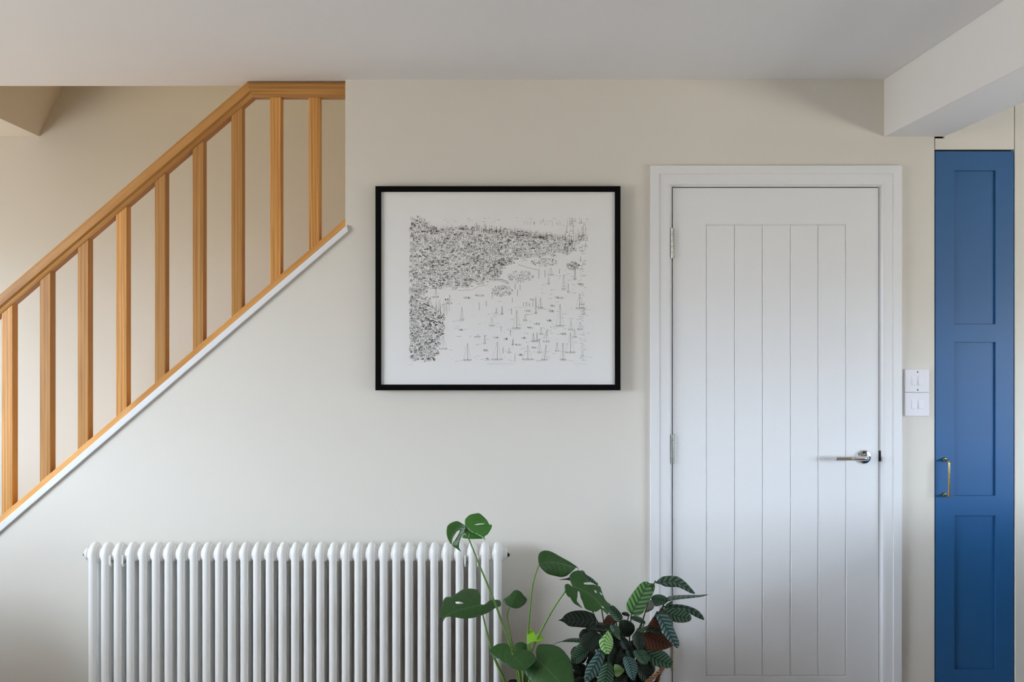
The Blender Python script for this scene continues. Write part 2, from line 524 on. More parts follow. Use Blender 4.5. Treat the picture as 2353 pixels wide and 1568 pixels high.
# stepped flight behind the string
bl = []
xs, rise, going = -2.52, 0.198, 0.198 / STAIR_M
for i in range(14):
    bl.append((xs + i * going, min(2.2, xs + (i + 1) * going + 0.02), 0.10, YS, max(0.0, i * rise - .25), (i + 1) * rise - 0.06))
bl.append((xs + 14 * going, 2.2, 0.10, YS, 2.4, 2.64))
tag(boxes('floor_stairs', bl, M['treads'], bevel=0.012), kind='structure')
# beam
tag(boxes('ceiling_beam', [(X0(2030.9), X0(2169.4), YR, 0.0, Z0(314.4), ZCEIL)], M['ceiling'], bevel=0.002), kind='structure')
tag(boxes('wall_light_block', [(X0(2030.9), X0(2169.4), YR, -1.25, 0.0, Z0(314.4))], M['wall'], bevel=0.003), kind='structure')  # unseen wall added to keep right-hand daylight off the stairs
tag(boxes('baseboard_back', [(xfoot + .1, 0.455, -0.015, 0.0, 0, 0.12)], M['white'], bevel=0.003), kind='structure')
# window frames of the glazing behind and beside the camera
def win_frame(name, axis, plane, w, bars):
    a0, a1, z0, z1 = w; t = 0.055; bl = []
    def add(p, q, r, s):
        if axis == 'x': bl.append((plane - .035, plane + .035, p, q, r, s))
        else: bl.append((p, q, plane - .035, plane + .035, r, s))
    add(a0, a0 + t, z0, z1); add(a1 - t, a1, z0, z1); add(a0 + t, a1 - t, z0, z0 + t); add(a0 + t, a1 - t, z1 - t, z1)
    for i in range(1, bars):
        c = a0 + (a1 - a0) * i / bars
        add(c - t / 2, c + t / 2, z0 + t, z1 - t)
    return tag(boxes(name, bl, M['white']), kind='structure')


win_frame('window_1', 'x', XL - .12, WIN_LEFT, 2)
win_frame('window_2', 'x', XR + .12, WIN_RIGHT, 3)
if PATIO: win_frame('window_3', 'x', XR + .12, PATIO, 3)
win_frame('window_4', 'x', XL - .12, HALL, 1)


# white capping strip along the stair string, proud of the wall
dtr = -0.012
xa = -300
pts = []
for px, py in ((xa, diag(1203, .8605, xa)), (797, 517), (800, 531.5), (xa, diag(1222, .863, xa))):
    v = P(px, py, dtr); pts.append((v.x, v.z))
tag(prism('trim_1', pts, dtr, 0.017, M['white'], bevel=0.0015), kind='structure')

# ------------------------------------------------------------------ oak balustrade
bal = thing('stair_balustrade', P(-180, 1669, 0.045), 'oak balustrade with square spindles and a sloping handrail above the stair string', 'balustrade')
DM = 0.047                                        # depth of its centre line inside the wall opening
WR = 0.032


def line_fn(px0, py0, m, d):
    p = P(px0, py0, d)
    return lambda x: p.z + (x - p.x) * m


base_top = line_fn(0, 1187.7, .8635, DM - .031)
base_bot = lambda x: base_top(x) - 0.0275
rail_top = line_fn(0, 673, .8616, DM - WR)
m_r = .8616
th = math.atan(m_r)
HR = 0.058
rail_bot = lambda x: rail_top(x) - HR / math.cos(th)
zt_r = ZCEIL - 0.0008
zb_r = zt_r - HR
xl = P(-190, 0, DM).x


def grain_uv(V, ax):
    """u along the grain (unit vector ax), v across"""
    out = []
    for v in V:
        v = Vector(v); u = v.dot(ax); r = v - ax * u
        out.append((u, r.y * 1.0 + (r.x + r.z) * 0.7))
    return out


def sloped_bar(name, f_bot, f_top, xa, xb, y0, y1, xb_top=None, bevel=0.002):
    xbt = xb if xb_top is None else xb_top
    V = []
    for y in (y0, y1):
        V += [(xa, y, f_bot(xa)), (xb, y, f_bot(xb)), (xbt, y, f_top(xbt)), (xa, y, f_top(xa))]
    Fc = [(0, 1, 2, 3), (7, 6, 5, 4), (0, 4, 5, 1), (1, 5, 6, 2), (2, 6, 7, 3), (3, 7, 4, 0)]
    ax = Vector((math.cos(th), 0, math.sin(th)))
    return obj(name, V, Fc, M['oak'], bal, uvs=grain_uv(V, ax), bevel=bevel)


sloped_bar('base_rail', base_bot, base_top, xl, XEND - 0.0008, DM - .031, DM + .031)

# handrail: moulded section swept along slope and mitred into a level length under the ceiling
prof = [(-.022, 0), (-.024, .004), (-.024, .013), (-.0265, .017), (-.0315, .021), (-.032, .028), (-.032, .040), (-.030, .049), (-.024, .0555), (-.014, .058)]
prof = prof + [(-a, b) for a, b in reversed(prof)]
xJ = lambda w: None


def rail_x_at(w):
    """x where the sloped rail's line at height w above its underside meets the level rail's"""
    # sloped: z = rail_bot(x) + w/cos(th) ; level: z = zb_r + w
    x_ = 0.0
    c = rail_bot(0.0) + w / math.cos(th)
    return (zb_r + w - c) / m_r


def hand(name, level):
    V = []; n = len(prof)
    for a, w in prof:
        xj = rail_x_at(w)
        if level: p, q = (xj, DM + a, zb_r + w), (XEND - 0.0008, DM + a, zb_r + w)
        else: p, q = (xl, DM + a, rail_bot(xl) + w / math.cos(th)), (xj, DM + a, zb_r + w)
        V += [p, q]
    Fc = [(2 * i, 2 * i + 1, 2 * ((i + 1) % n) + 1, 2 * ((i + 1) % n)) for i in range(n)]
    Fc += [tuple(2 * i for i in range(n)), tuple(2 * i + 1 for i in reversed(range(n)))]
    ax = Vector((1, 0, 0)) if level else Vector((math.cos(th), 0, math.sin(th)))
    o = obj(name, V, Fc, M['oak'], bal, uvs=grain_uv(V, ax), smooth=True)
    bm = bmesh.new(); bm.from_mesh(o.data); bmesh.ops.recalc_face_normals(bm, faces=bm.faces); bm.to_mesh(o.data); bm.free()
    auto_smooth(o, 0.5)
    return o


hand('handrail', False)
hand('handrail', True)
BW = 0.041
kb = F / (D + DM - BW / 2)
for px in (-85, 3.5, 91, 178, 266, 355, 442, 531, 620, 709):
    x0 = (px - VX) / kb; x1 = x0 + BW
    tf = lambda x: min(rail_bot(x), zb_r) + 0.0005
    y0, y1 = DM - BW / 2, DM + BW / 2
    V = []
    for x, y in ((x0, y0), (x1, y0), (x1, y1), (x0, y1)): V.append((x, y, base_top(x) - 0.0005))
    for x, y in ((x0, y0), (x1, y0), (x1, y1), (x0, y1)): V.append((x, y, tf(x)))
    Fc = [(0, 3, 2, 1), (4, 5, 6, 7), (0, 1, 5, 4), (1, 2, 6, 5), (2, 3, 7, 6), (3, 0, 4, 7)]
    obj('spindle', V, Fc, M['oak'], bal, uvs=[(v[2], v[0] * 1.0 + v[1] * 1.3) for v in V], bevel=0.0025)
# newel post at the foot, outside the frame
v, f = box_vf(xl - .09, xl, DM - .045, DM + .045, 0.0, rail_top(xl) + .12)
obj('newel_post', v, f, M['oak'], bal, uvs=[(q[2], q[0] + q[1]) for q in v], bevel=0.004)

# ------------------------------------------------------------------ white boarded door
door = thing('door_1', (0.92, 0, 0), 'white boarded interior door with chrome lever handle in a white architrave', 'door', kind='structure')
LX0, LX1, LZ0, LZ1 = 0.5412, 1.2985, 0.006, 1.9795
YF, YBK = 0.003, 0.043
# board field
gx = [1623.8, 1688.5, 1752.5, 1817.0, 1880.5, 1944.0]
GX = [X0(g) for g in gx]
GZ0, GZ1 = Z0(1555), Z0(517)
gw, gd = 0.0036, 0.0042
leaf_fr = []
V, Fc = [], []
# frame of the leaf: outer rectangle, chamfer into the field
o = [(LX0, LZ0), (LX1, LZ0), (LX1, LZ1), (LX0, LZ1)]
i1 = [(GX[0] - gw, GZ0 - gw), (GX[-1] + gw, GZ0 - gw), (GX[-1] + gw, GZ1 + gw), (GX[0] - gw, GZ1 + gw)]
i2 = [(GX[0], GZ0), (GX[-1], GZ0), (GX[-1], GZ1), (GX[0], GZ1)]
for ring, y in ((o, YF), (i1, YF), (i2, YF + gd), (i2, YF + gd + .004), (o, YBK)):
    V += [(x, y, z) for x, z in ring]
for k in range(4):
    j = (k + 1) % 4
    Fc += [(k, j, 4 + j, 4 + k), (4 + k, 4 + j, 8 + j, 8 + k), (8 + k, 8 + j, 12 + j, 12 + k), (k, 16 + k, 16 + j, j)]
Fc += [(12, 13, 14, 15), (16, 19, 18, 17)]
leaf = obj('door_leaf', V, Fc, M['white'], door)
for i in range(5):
    xa, xb = GX[i], GX[i + 1]
    V = []
    ring0 = [(xa + .0002, GZ0 + .0002), (xb - .0002, GZ0 + .0002), (xb - .0002, GZ1 - .0002), (xa + .0002, GZ1 - .0002)]
    ring1 = [(xa + gw, GZ0 + gw), (xb - gw, GZ0 + gw), (xb - gw, GZ1 - gw), (xa + gw, GZ1 - gw)]
    V = [(x, YF + gd + .0035, z) for x, z in ring0] + [(x, YF + gd, z) for x, z in ring0] + [(x, YF + .0004, z) for x, z in ring1]
    Fc = [(8, 9, 10, 11), (3, 2, 1, 0)]
    for k in range(4):
        j = (k + 1) % 4
        Fc += [(k, j, 4 + j, 4 + k), (4 + k, 4 + j, 8 + j, 8 + k)]
    obj('plank', V, Fc, M['white'], leaf)
# lining with stop
JL, JR, JT = 0.5372, 1.3008, 1.9835
boxes('door_lining', [(XDL, JL, 0.0, 0.10, 0, ZDT), (JR, XDR, 0.0, 0.10, 0, ZDT), (JL, JR, 0.0, 0.10, JT, ZDT),
                      (JL, JL + .012, .046, .06, 0, JT), (JR - .012, JR, .046, .06, 0, JT), (JL + .012, JR - .012, .046, .06, JT - .012, JT)], M['white'], door)
boxes('dark_shade_backing', [(XDL, XDR, 0.095, 0.10, 0, ZDT)], M['void'], door)  # dark sheet closing the opening, paints shade into the door gaps
# architrave, three mitred lengths
AW = 0.0717
aprof = [(0, 0), (0, .0165), (.0015, .018), (.0305, .018), (.0322, .0146), (.060, .0136), (.068, .012), (AW, .008), (AW, 0)]
AXL, AXR, AZT = 0.457, 1.3772, 2.0597


def architrave(side):
    V = []
    n = len(aprof)
    for w, t in aprof:
        if side == 'l': a, b = (AXL + w, -t, 0.0), (AXL + w, -t, AZT - w)
        elif side == 'r': a, b = (AXR - w, -t, 0.0), (AXR - w, -t, AZT - w)
        else: a, b = (AXL + w, -t, AZT - w), (AXR - w, -t, AZT - w)
        V += [a, b]
    Fc = [(2 * i, 2 * i + 1, 2 * ((i + 1) % n) + 1, 2 * ((i + 1) % n)) for i in range(n)]
    Fc += [tuple(2 * i for i in range(n)), tuple(2 * i + 1 for i in reversed(range(n)))]
    obj('architrave', V, Fc, M['white'], door)


for s in 'ltr': architrave(s)
# hinges
for y0, y1 in ((525, 594), (998, 1066), (1471, 1539)):
    za, zb = Z0(y1), Z0(y0)
    hx = X0(1545.2); hl = zb - za
    pr = []
    for k in range(5):
        a, b = k / 5 * hl, (k + 1) / 5 * hl
        pr += [(a + .0004, .0046), (a + .0012, .0056), (b - .0012, .0056), (b - .0004, .0046)]
    h = lathe('hinge', pr, (hx, -0.0035, za), 'z', M['nickel'], door, n=14)
    boxes('hinge_leaf', [(hx + .0045, hx + .0078, .0005, .004, za, zb)], M['chrome'], h)
# lever handle
hc = P(1985.5, 1050.5, -0.004)
hd = thing('x', hc) if False else None
rose = lathe('rose', [(YF, .0262), (YF - .005, .0262), (YF - .008, .0245), (YF - .009, .021), (YF - .009, .0)], (hc.x, 0, hc.z), 'y', M['chrome'], door, n=40)
lz = hc.z
lv = [(hc.x, YF - .006, lz), (hc.x, -.034, lz)]
for k in range(1, 6):
    a = math.pi / 2 * k / 5
    lv.append((hc.x - .014 * (1 - math.cos(a)), -.034 - .014 * math.sin(a), lz))
lxe = P(1919.5, 1052, -.048).x
lv += [(lxe + .0015, -.048, lz), (lxe, -.048, lz)]
rr = [.0078] * (len(lv) - 1) + [.0062]
tube('lever', lv, rr, M['chrome'], rose, n=20)
lathe('collar', [(YF - .008, .0115), (YF - .022, .0105), (YF - .022, .0)], (hc.x, 0, hc.z), 'y', M['chrome'], rose, n=24)
boxes('strike_plate', [(JR - .0006, JR + .0042, -.0012, .03, Z0(1061), Z0(1036))], M['dark'], door)

# ------------------------------------------------------------------ framed drawing
pic = thing('framed_print', P(1145, 898, 0), 'black framed ink drawing of a harbour town and sailing boats', 'picture')
DP = -0.034
q0, q1 = P(862.5, 897.4, DP), P(1426, 427.8, DP)
bx0, bx1, bz0, bz1 = q0.x, q1.x, q0.z, q1.z
fw = 0.0206
fprof = [(0, 0), (0, -DP - .001), (.001, -DP), (fw - .001, -DP), (fw, -DP - .001), (fw, .004)]
def rect_at(w): return [(bx0 + w, bz0 + w), (bx1 - w, bz0 + w), (bx1 - w, bz1 - w), (bx0 + w, bz1 - w)]
for side in range(4):
    V = []
    n = len(fprof)
    for w, t in fprof:
        r = rect_at(w); a, b = r[side], r[(side + 1) % 4]
        V += [(a[0], -t, a[1]), (b[0], -t, b[1])]
    Fc = [(2 * i, 2 * i + 1, 2 * ((i + 1) % n) + 1, 2 * ((i + 1) % n)) for i in range(n)]
    Fc += [tuple(2 * i for i in range(n)), tuple(2 * i + 1 for i in reversed(range(n)))]
    obj('frame_bar', V, Fc, M['black'], pic)
YM = -0.0255
mount = boxes('mount', [(bx0 + fw, bx1 - fw, YM, -0.002, bz0 + fw, bz1 - fw)], M['mat'], pic)
boxes('glass', [(bx0 + fw, bx1 - fw, -.0295, -.0280, bz0 + fw, bz1 - fw)], M['glass'], pic)

# ink drawing, in units of a zoomed view: u 80..1825, v 85..1495
ka = (D + YM) / F / 4.238


def A(u, v): return ((920 + u / 4.238 - VX) * (D + YM) / F, ZC + (VY - 480 - v / 4.238) * (D + YM) / F)


class Ink:
    def __init__(s): s.V, s.F = [], []
    def ln(s, u0, v0, u1, v1, w=1.5):
        a, b = Vector((u0, v0)), Vector((u1, v1)); t = b - a
        if t.length < 1e-4: return
        nrm = Vector((-t.y, t.x)).normalized() * (w / 2)
        k = len(s.V)
        for q in (a - nrm, b - nrm, b + nrm, a + nrm):
            x, z = A(q.x, q.y); s.V.append((x, YM - .0003, z))
        s.F.append((k, k + 1, k + 2, k + 3))
    def pl(s, pts, w=1.5):
        for p, q in zip(pts, pts[1:]): s.ln(*p, *q, w)
    def dot(s, u, v, r=3):
        s.ln(u - r, v, u + r, v, 2 * r)
    def build(s, name, mat):
        o = obj(name, s.V, s.F, mat, mount, uvs=[(0, 0)] * len(s.V))
        o['kind'] = 'stuff'
        return o


def inside(p, poly):
    x, y = p; c = False; n = len(poly)
    for i in range(n):
        x0, y0 = poly[i]; x1, y1 = poly[(i + 1) % n]
        if (y0 > y) != (y1 > y) and x < (x1 - x0) * (y - y0) / (y1 - y0) + x0: c = not c
    return c


ik, ig, il = Ink(), Ink(), Ink()
town = [(80, 95), (180, 90), (262, 115), (275, 175), (440, 205), (560, 185), (760, 200), (980, 212), (1180, 240), (1390, 258), (1560, 290), (1700, 325), (1712, 430), (1560, 465), (1330, 480),
        (1130, 515), (1010, 590), (940, 700), (840, 735), (720, 750), (560, 790), (330, 785), (240, 800), (80, 830)]
quay = [(80, 850), (200, 855), (290, 885), (310, 965), (390, 985), (440, 1060), (435, 1190), (400, 1260), (365, 1380), (345, 1495), (80, 1495)]
RA = random.Random(21)


def house(u, v, s, dens=1.0):
    w = s * RA.uniform(.8, 1.5); h = s * RA.uniform(.6, 1.1); rf = s * RA.uniform(.3, .6)
    L = ig if RA.random() < .35 else il
    L.pl([(u - w / 2, v), (u - w / 2, v - h), (u - w * .2, v - h - rf), (u + w / 2, v - h + RA.uniform(-3, 3)), (u + w / 2, v)], RA.uniform(1.2, 1.7))
    if RA.random() < .55 * dens:
        k = RA.randint(3, 6)
        for i in range(k):
            t = i / k
            (ik if RA.random() < .3 else ig).ln(u - w * .35 + w * .8 * t, v - h - rf * .6 * (1 - t), u - w * .28 + w * .8 * t, v - h + rf * .4, RA.uniform(1.2, 2.4))
    if RA.random() < .12 * dens:
        ik.ln(u - w * .5, v - h, u + w * .5, v - h - 1, RA.uniform(3, 6))
    if RA.random() < .8:
        k = RA.randint(2, 4)
        for i in range(k):
            for r in range(2 if h > 18 else 1):
                if RA.random() < .6:
                    uu = u - w * .38 + w * .76 * (i + .5) / k; vv = v - h * .75 + r * h * .42
                    (ik if RA.random() < .7 else ig).ln(uu, vv, uu, vv + RA.uniform(4, 8), RA.uniform(2.0, 3.6))


for polyg, s, st in ((town, 23, 22), (quay, 17, 16)):
    us = [p[0] for p in polyg]; vs = [p[1] for p in polyg]
    v = min(vs)
    while v < max(vs):
        u = min(us)
        while u < max(us):
            p = (u + RA.uniform(-10, 10), v + RA.uniform(-9, 9))
            q = (p[0] + 14 * math.sin(p[1] * .07), p[1] + 12 * math.sin(p[0] * .045) + 8 * math.sin(p[0] * .13))
            if inside(q, polyg) and p[0] > 82 + s * .6 and RA.random() < .9:
                house(p[0], p[1], s * (RA.uniform(.75, 1.3)), 0.5 + 0.5 * math.sin(p[0] * .02 + p[1] * .035))
            u += st * 1.25
        v += st * .86
for i in range(260):      # gables, chimneys and garden scribbles among the houses
    p = (RA.uniform(85, 1700), RA.uniform(95, 830))
    if inside(p, town):
        q = RA.uniform(5, 12)
        (ik if RA.random() < .5 else ig).pl([(p[0] - q, p[1]), (p[0], p[1] - q * .6), (p[0] + q, p[1] + RA.uniform(-2, 2)), (p[0] - q * .5, p[1] + 3)], RA.uniform(1.5, 3.6))
# scribbled trees and terraces
for cu, cv, ru, rv, n in ((1170, 660, 130, 60, 150), (1400, 520, 130, 40, 110), (1680, 558, 62, 40, 110), (990, 800, 105, 55, 150), (930, 620, 55, 40, 70), (1010, 520, 60, 35, 70), (620, 195, 50, 12, 40), (1350, 280, 60, 14, 40), (1760, 280, 40, 30, 40), (200, 800, 70, 25, 60), (660, 690, 60, 14, 40), (340, 510, 80, 14, 60)):
    for i in range(n):
        a, r = RA.uniform(0, 6.28), math.sqrt(RA.random())
        u, v = cu + ru * r * math.cos(a), cv + rv * r * math.sin(a)
        q = RA.uniform(4, 9); b = RA.uniform(0, 6.28)
        (ik if RA.random() < .2 else (ig if RA.random() < .6 else il)).pl([(u + q * math.cos(b + t), v + q * .8 * math.sin(b + t)) for t in (0, 1.2, 2.4, 3.4)], RA.uniform(1.3, 2.2))
# quay walls
for k in range(5): ik.ln(82, 770 + k * 14, 240, 792 + k * 12 + RA.uniform(-3, 3), 2.0)
ig.pl([(290, 775), (340, 770), (400, 745), (460, 730)], 2); ig.pl([(560, 795), (700, 790), (760, 755), (850, 745)], 1.8)
ik.pl([(935, 685), (990, 690), (1030, 705), (1055, 725)], 4); ig.pl([(935, 700), (990, 705), (1050, 735)], 3)
ig.pl([(1150, 545), (1250, 575), (1335, 595)], 2.5)
ik.pl([(240, 1060), (320, 1095), (300, 1100), (250, 1080), (240, 1060)], 2.5)
for k in range(8): ik.ln(245 + k * 9, 1066 + k * 4, 258 + k * 8, 1086 + k * 2, 2.2)
# mast forest
for i in range(150):
    u = RA.uniform(740, 1720); top = 235 + (u - 980) * .12
    h = RA.uniform(25, 85)
    (ig if RA.random() < .5 else il).ln(u, top + 10, u + RA.uniform(-1, 1), top - h + 10, 1.4)
for i in range(28):
    u = RA.uniform(280, 740); ig.ln(u, 205, u, 205 - RA.uniform(12, 45), 1.4)
for i in range(60):
    u = RA.uniform(1600, 1822); v = RA.uniform(95, 420); h = RA.uniform(25, 70)
    ig.ln(u, max(88, v - h), u, v, 1.4)
    ig.ln(u - RA.uniform(5, 15), v, u + RA.uniform(5, 15), v + RA.uniform(-2, 2), 1.8)
for i in range(26):
    u = RA.uniform(1180, 1600); v = RA.uniform(110, 170); ig.ln(u, v, u, v - RA.uniform(10, 35), 1.4)
for i in range(16):
    u = RA.uniform(340, 480); ig.ln(u, RA.uniform(960, 1110), u, RA.uniform(880, 950), 1.3)


def boat(u, v, w, h, dark=1, sails=True, lean=0):
    L = ik if dark else ig
    ig.ln(u, v, u + lean, v - h, 2.2 if dark else 1.5)
    if dark: ik.ln(u, v, u + lean * .5, v - h * .5, 2.4)
    if sails and h > 40:
        il.ln(u - w * .45, v - 3, u + lean, v - h, 1.1); il.ln(u + w * .4, v - 3, u + lean, v - h, 1.1)
    L.pl([(u - w / 2, v - 3), (u - w * .35, v + 7), (u + w * .35, v + 7), (u + w / 2, v - 5)], 1.6)
    L.ln(u - w / 2, v - 3, u + w / 2, v - 4, 1.8)
    for k in range(max(3, int(w / 9))):
        t = -.4 + .8 * RA.random()
        L.ln(u + w * t, v - 7, u + w * t + RA.uniform(-3, 3), v - 1, RA.uniform(1.6, 3.4))
    if RA.random() < .7:
        s = RA.choice((-1, 1)); q = RA.uniform(40, 80)
        il.pl([(u + s * w / 2, v), (u + s * (w / 2 + q * .5), v + 9), (u + s * (w / 2 + q), v + 12)], 1.3); ik.dot(u + s * (w / 2 + q), v + 12, 2.2)


for b in ((654, 1475, 85, 165, 1), (943, 1468, 110, 175, 1), (1240, 1468, 115, 140, 1), (1402, 1472, 60, 150, 1, True, 18), (1582, 1470, 60, 165, 1), (1655, 1400, 100, 195, 1), (1132, 1165, 85, 180, 1),
          (1555, 1142, 90, 215, 1), (1745, 970, 75, 145, 1), (1590, 785, 40, 145, 0), (598, 1085, 40, 130, 0), (890, 1140, 55, 85, 0), (1320, 1018, 20, 165, 0), (1365, 968, 50, 105, 1), (1700, 685, 25, 125, 1),
          (1466, 645, 60, 70, 0), (480, 922, 50, 85, 0), (345, 862, 60, 80, 1), (416, 1365, 80, 130, 0), (1355, 1400, 45, 130, 0), (990, 1025, 22, 80, 1), (935, 1015, 22, 50, 0), (1445, 730, 22, 65, 0),
          (1295, 1290, 40, 80, 1), (1330, 1290, 26, 85, 1), (1370, 1222, 40, 65, 0), (1420, 1295, 70, 110, 0), (1660, 1178, 50, 90, 0), (1752, 1175, 60, 70, 0), (1696, 1250, 40, 80, 0), (822, 1310, 22, 80, 0),
          (1215, 1088, 40, 60, 0), (750, 1248, 60, 30, 0), (1095, 1325, 20, 60, 1), (1060, 1400, 40, 45, 0), (1525, 1385, 40, 85, 0), (1635, 810, 20, 85, 0), (1773, 1435, 30, 60, 0), (1788, 1025, 30, 75, 0)):
    boat(*b)
for u, v, w in ((650, 868, 70), (770, 845, 90), (590, 1180, 45), (1548, 868, 80), (1482, 945, 50), (1240, 995, 60), (1470, 998, 55), (930, 1255, 55), (1262, 1158, 55), (1450, 1090, 50), (1585, 1220, 60), (830, 1380, 50), (1200, 1260, 50), (1145, 1325, 60), (1300, 1352, 50), (1755, 735, 60), (1285, 885, 45), (1170, 1425, 40), (845, 1463, 30), (1025, 1270, 35), (450, 885, 40), (1330, 1122, 60)):
    L = ik if RA.random() < .6 else ig
    L.pl([(u - w / 2, v - 6), (u - w * .3, v + 6), (u + w * .4, v + 8), (u + w / 2, v - 1), (u - w / 2, v - 6)], 1.7)
    for k in range(5):
        t = RA.uniform(-.35, .35); L.ln(u + w * t, v - RA.uniform(4, 14), u + w * t + RA.uniform(-6, 6), v + 3, RA.uniform(1.4, 3))
for u, v, h in ((768, 990, 75), (1082, 1030, 60), (1348, 680, 95), (1408, 668, 70), (1118, 785, 55), (1165, 790, 50), (892, 875, 50), (1000, 1410, 60), (1117, 1490, 75), (1550, 635, 50), (1755, 520, 55), (1140, 850, 60), (838, 950, 50), (1090, 915, 50), (1225, 950, 45), (1258, 955, 40), (1290, 952, 55), (1197, 952, 40), (980, 1195, 50), (1070, 1235, 55), (1430, 1230, 60)):
    (ik if RA.random() < .5 else ig).ln(u, v, u, v - h, 2.6)
for i in range(150):   # wavelets, buoys, moorings
    u, v = RA.uniform(460, 1815), RA.uniform(560, 1490)
    if v < 900 and u < 1250 + (900 - v) * .9: continue
    if RA.random() < .6: ig.pl([(u, v), (u + RA.uniform(8, 22), v + RA.uniform(-2, 2)), (u + RA.uniform(25, 42), v + RA.uniform(-3, 3))], 1.4)
    else: ik.dot(u, v, RA.uniform(1.2, 2.4))
for i in range(70):
    u, v = RA.uniform(1730, 1815), RA.uniform(300, 1480)
    ig.ln(u, v, u + RA.uniform(10, 40) * (1 if u < 1780 else -1), v + RA.uniform(-3, 3), 2)
for i in range(40):
    u, v = RA.uniform(280, 1800), RA.uniform(86, 130)
    ig.ln(u, v, u + RA.uniform(4, 22), v + RA.uniform(-3, 2), 1.6)
ik.build('ink_lines', M['ink'])
ig.build('fine_ink_lines', M['inkgrey'])
il.build('faint_ink_lines', M['inkpale'])
pc = Ink()
for u0, u1, v in ((840, 1095, 1512), (1690, 1815, 1512), (82, 118, 1520)):
    u = u0
    while u < u1:
        pc.pl([(u, v + 4), (u + 4, v - 5), (u + 8, v + 4)], 1.2); u += RA.uniform(9, 13)
pc.build('pencil_marks', M['pencil'])

# ------------------------------------------------------------------ light switches
DS = -0.0085


def rect_px(x0, y0, x1, y1, d):
    a, b = P(x0, y1, d), P(x1, y0, d)
    return a.x, b.x, a.z, b.z


for (y0, y1, ry0, ry1, screws, lab) in ((848.8, 902.2, 865.4, 885.5, (855.4, 896.4), 'white double light switch with dark screws, upper of the two'),
                                        (902.8, 957, 919.7, 939.7, (), 'white double light switch without screws, lower of the two')):
    a, b, c, e = rect_px(2079, y0, 2136, y1, DS)
    sw = thing('light_switch', ((a + b) / 2, 0, c), lab, 'light switch', 'light switches by the door')
    boxes('plate', [(a, b, DS, -.0004, c, e)], M['plastic'], sw, bevel=0.0025)
    for rx0, rx1 in ((2095.3, 2106.6), (2110.6, 2122.6)):
        p, q, r, s = rect_px(rx0, ry0, rx1, ry1, DS - .001)
        V = [(p, DS - .0005, r), (q, DS - .0005, r), (q, DS - .0005, s), (p, DS - .0005, s),
             (p + .0006, DS - .0042, r + .0006), (q - .0006, DS - .0042, r + .0006), (q - .0006, DS - .0014, s - .0006), (p + .0006, DS - .0014, s - .0006),
             (p, DS + .002, r), (q, DS + .002, r), (q, DS + .002, s), (p, DS + .002, s)]
        Fc = [(4, 5, 6, 7), (0, 1, 5, 4), (1, 2, 6, 5), (2, 3, 7, 6), (3, 0, 4, 7), (8, 9, 1, 0), (9, 10, 2, 1), (10, 11, 3, 2), (11, 8, 0, 3), (11, 10, 9, 8)]
        obj('rocker', V, Fc, M['plastic'], sw, bevel=0.0006)
    for sy in screws:
        w = P(2108.8, sy, DS)
        lathe('screw', [(DS + .0005, .0026), (DS - .0005, .0026), (DS - .0007, .0012), (DS - .0007, 0)], (w.x, 0, w.z), 'y', M['dark'], sw, n=14)

# ------------------------------------------------------------------ blue built-in cupboard
cup = thing('built_in_cupboard', ((XCL + XCR) / 2, 0.05, 0), 'tall blue shaker cupboard built into the wall beside the light switches', 'cupboard')
boxes('carcass', [(XCL + .0005, XCL + .016, .030, .60, 0, 2.16), (XCR - .016, XCR - .0005, .030, .60, 0, 2.16), (XCL + .016, XCR - .016, .58, .60, 0, 2.16),
                  (XCL + .016, XCR - .016, .03, .58, 2.14, 2.16), (XCL + .016, XCR - .016, .03, .58, 0.06, .08)], M['void'], cup)  # coloured dark so the gaps round the blue door look shaded
cx0, cx1, cz0, cz1 = X0(2149.9), X0(2330.0), 0.10, Z0(347.2)
pz = [(Z0(1540), Z0(1186)), (Z0(1140), Z0(787)), (Z0(745), Z0(392))]
px0, px1 = X0(2194), X0(2288)
CY = 0.002
V, Fc = [], []
# face frame of the door: stiles and rails around three recessed panels, 8 mm deep
xsx = [cx0, px0, px1, cx1]; zsz = [cz0] + [z for p in pz for z in p] + [cz1]
bl = [(cx0, px0, CY, CY + .021, cz0, cz1), (px1, cx1, CY, CY + .021, cz0, cz1)]
for k in range(4):
    bl.append((px0, px1, CY, CY + .021, zsz[2 * k], zsz[2 * k + 1]))
Vv, Ff = [], []
# one clean mesh: grid front with holes
grid_v = {}
def gv(x, y, z):
    key = (round(x, 6), round(y, 6), round(z, 6))
    if key not in grid_v:
        grid_v[key] = len(Vv); Vv.append((x, y, z))
    return grid_v[key]
for i in range(3):
    for j in range(7):
        hole = (i == 1 and j % 2 == 1)
        for y in (CY, CY + .021):
            if not hole: Ff.append((gv(xsx[i], y, zsz[j]), gv(xsx[i + 1], y, zsz[j]), gv(xsx[i + 1], y, zsz[j + 1]), gv(xsx[i], y, zsz[j + 1])))
        if hole:
            a, b, c, e = xsx[1], xsx[2], zsz[j], zsz[j + 1]
            for (p, q) in (((a, c), (b, c)), ((b, c), (b, e)), ((b, e), (a, e)), ((a, e), (a, c))):
                Ff.append((gv(p[0], CY, p[1]), gv(q[0], CY, q[1]), gv(q[0], CY + .021, q[1]), gv(p[0], CY + .021, p[1])))
for i in range(3):
    for z in (cz0, cz1): Ff.append((gv(xsx[i], CY, z), gv(xsx[i + 1], CY, z), gv(xsx[i + 1], CY + .021, z), gv(xsx[i], CY + .021, z)))
for j in range(7):
    for x in (cx0, cx1): Ff.append((gv(x, CY, zsz[j]), gv(x, CY, zsz[j + 1]), gv(x, CY + .021, zsz[j + 1]), gv(x, CY + .021, zsz[j])))
cdoor = obj('door', Vv, Ff, M['blue'], cup, bevel=0.0012)
for a, b in pz:
    boxes('panel', [(px0 + .0003, px1 - .0003, CY + .009, CY + .018, a + .0003, b - .0003)], M['blue'], cdoor)
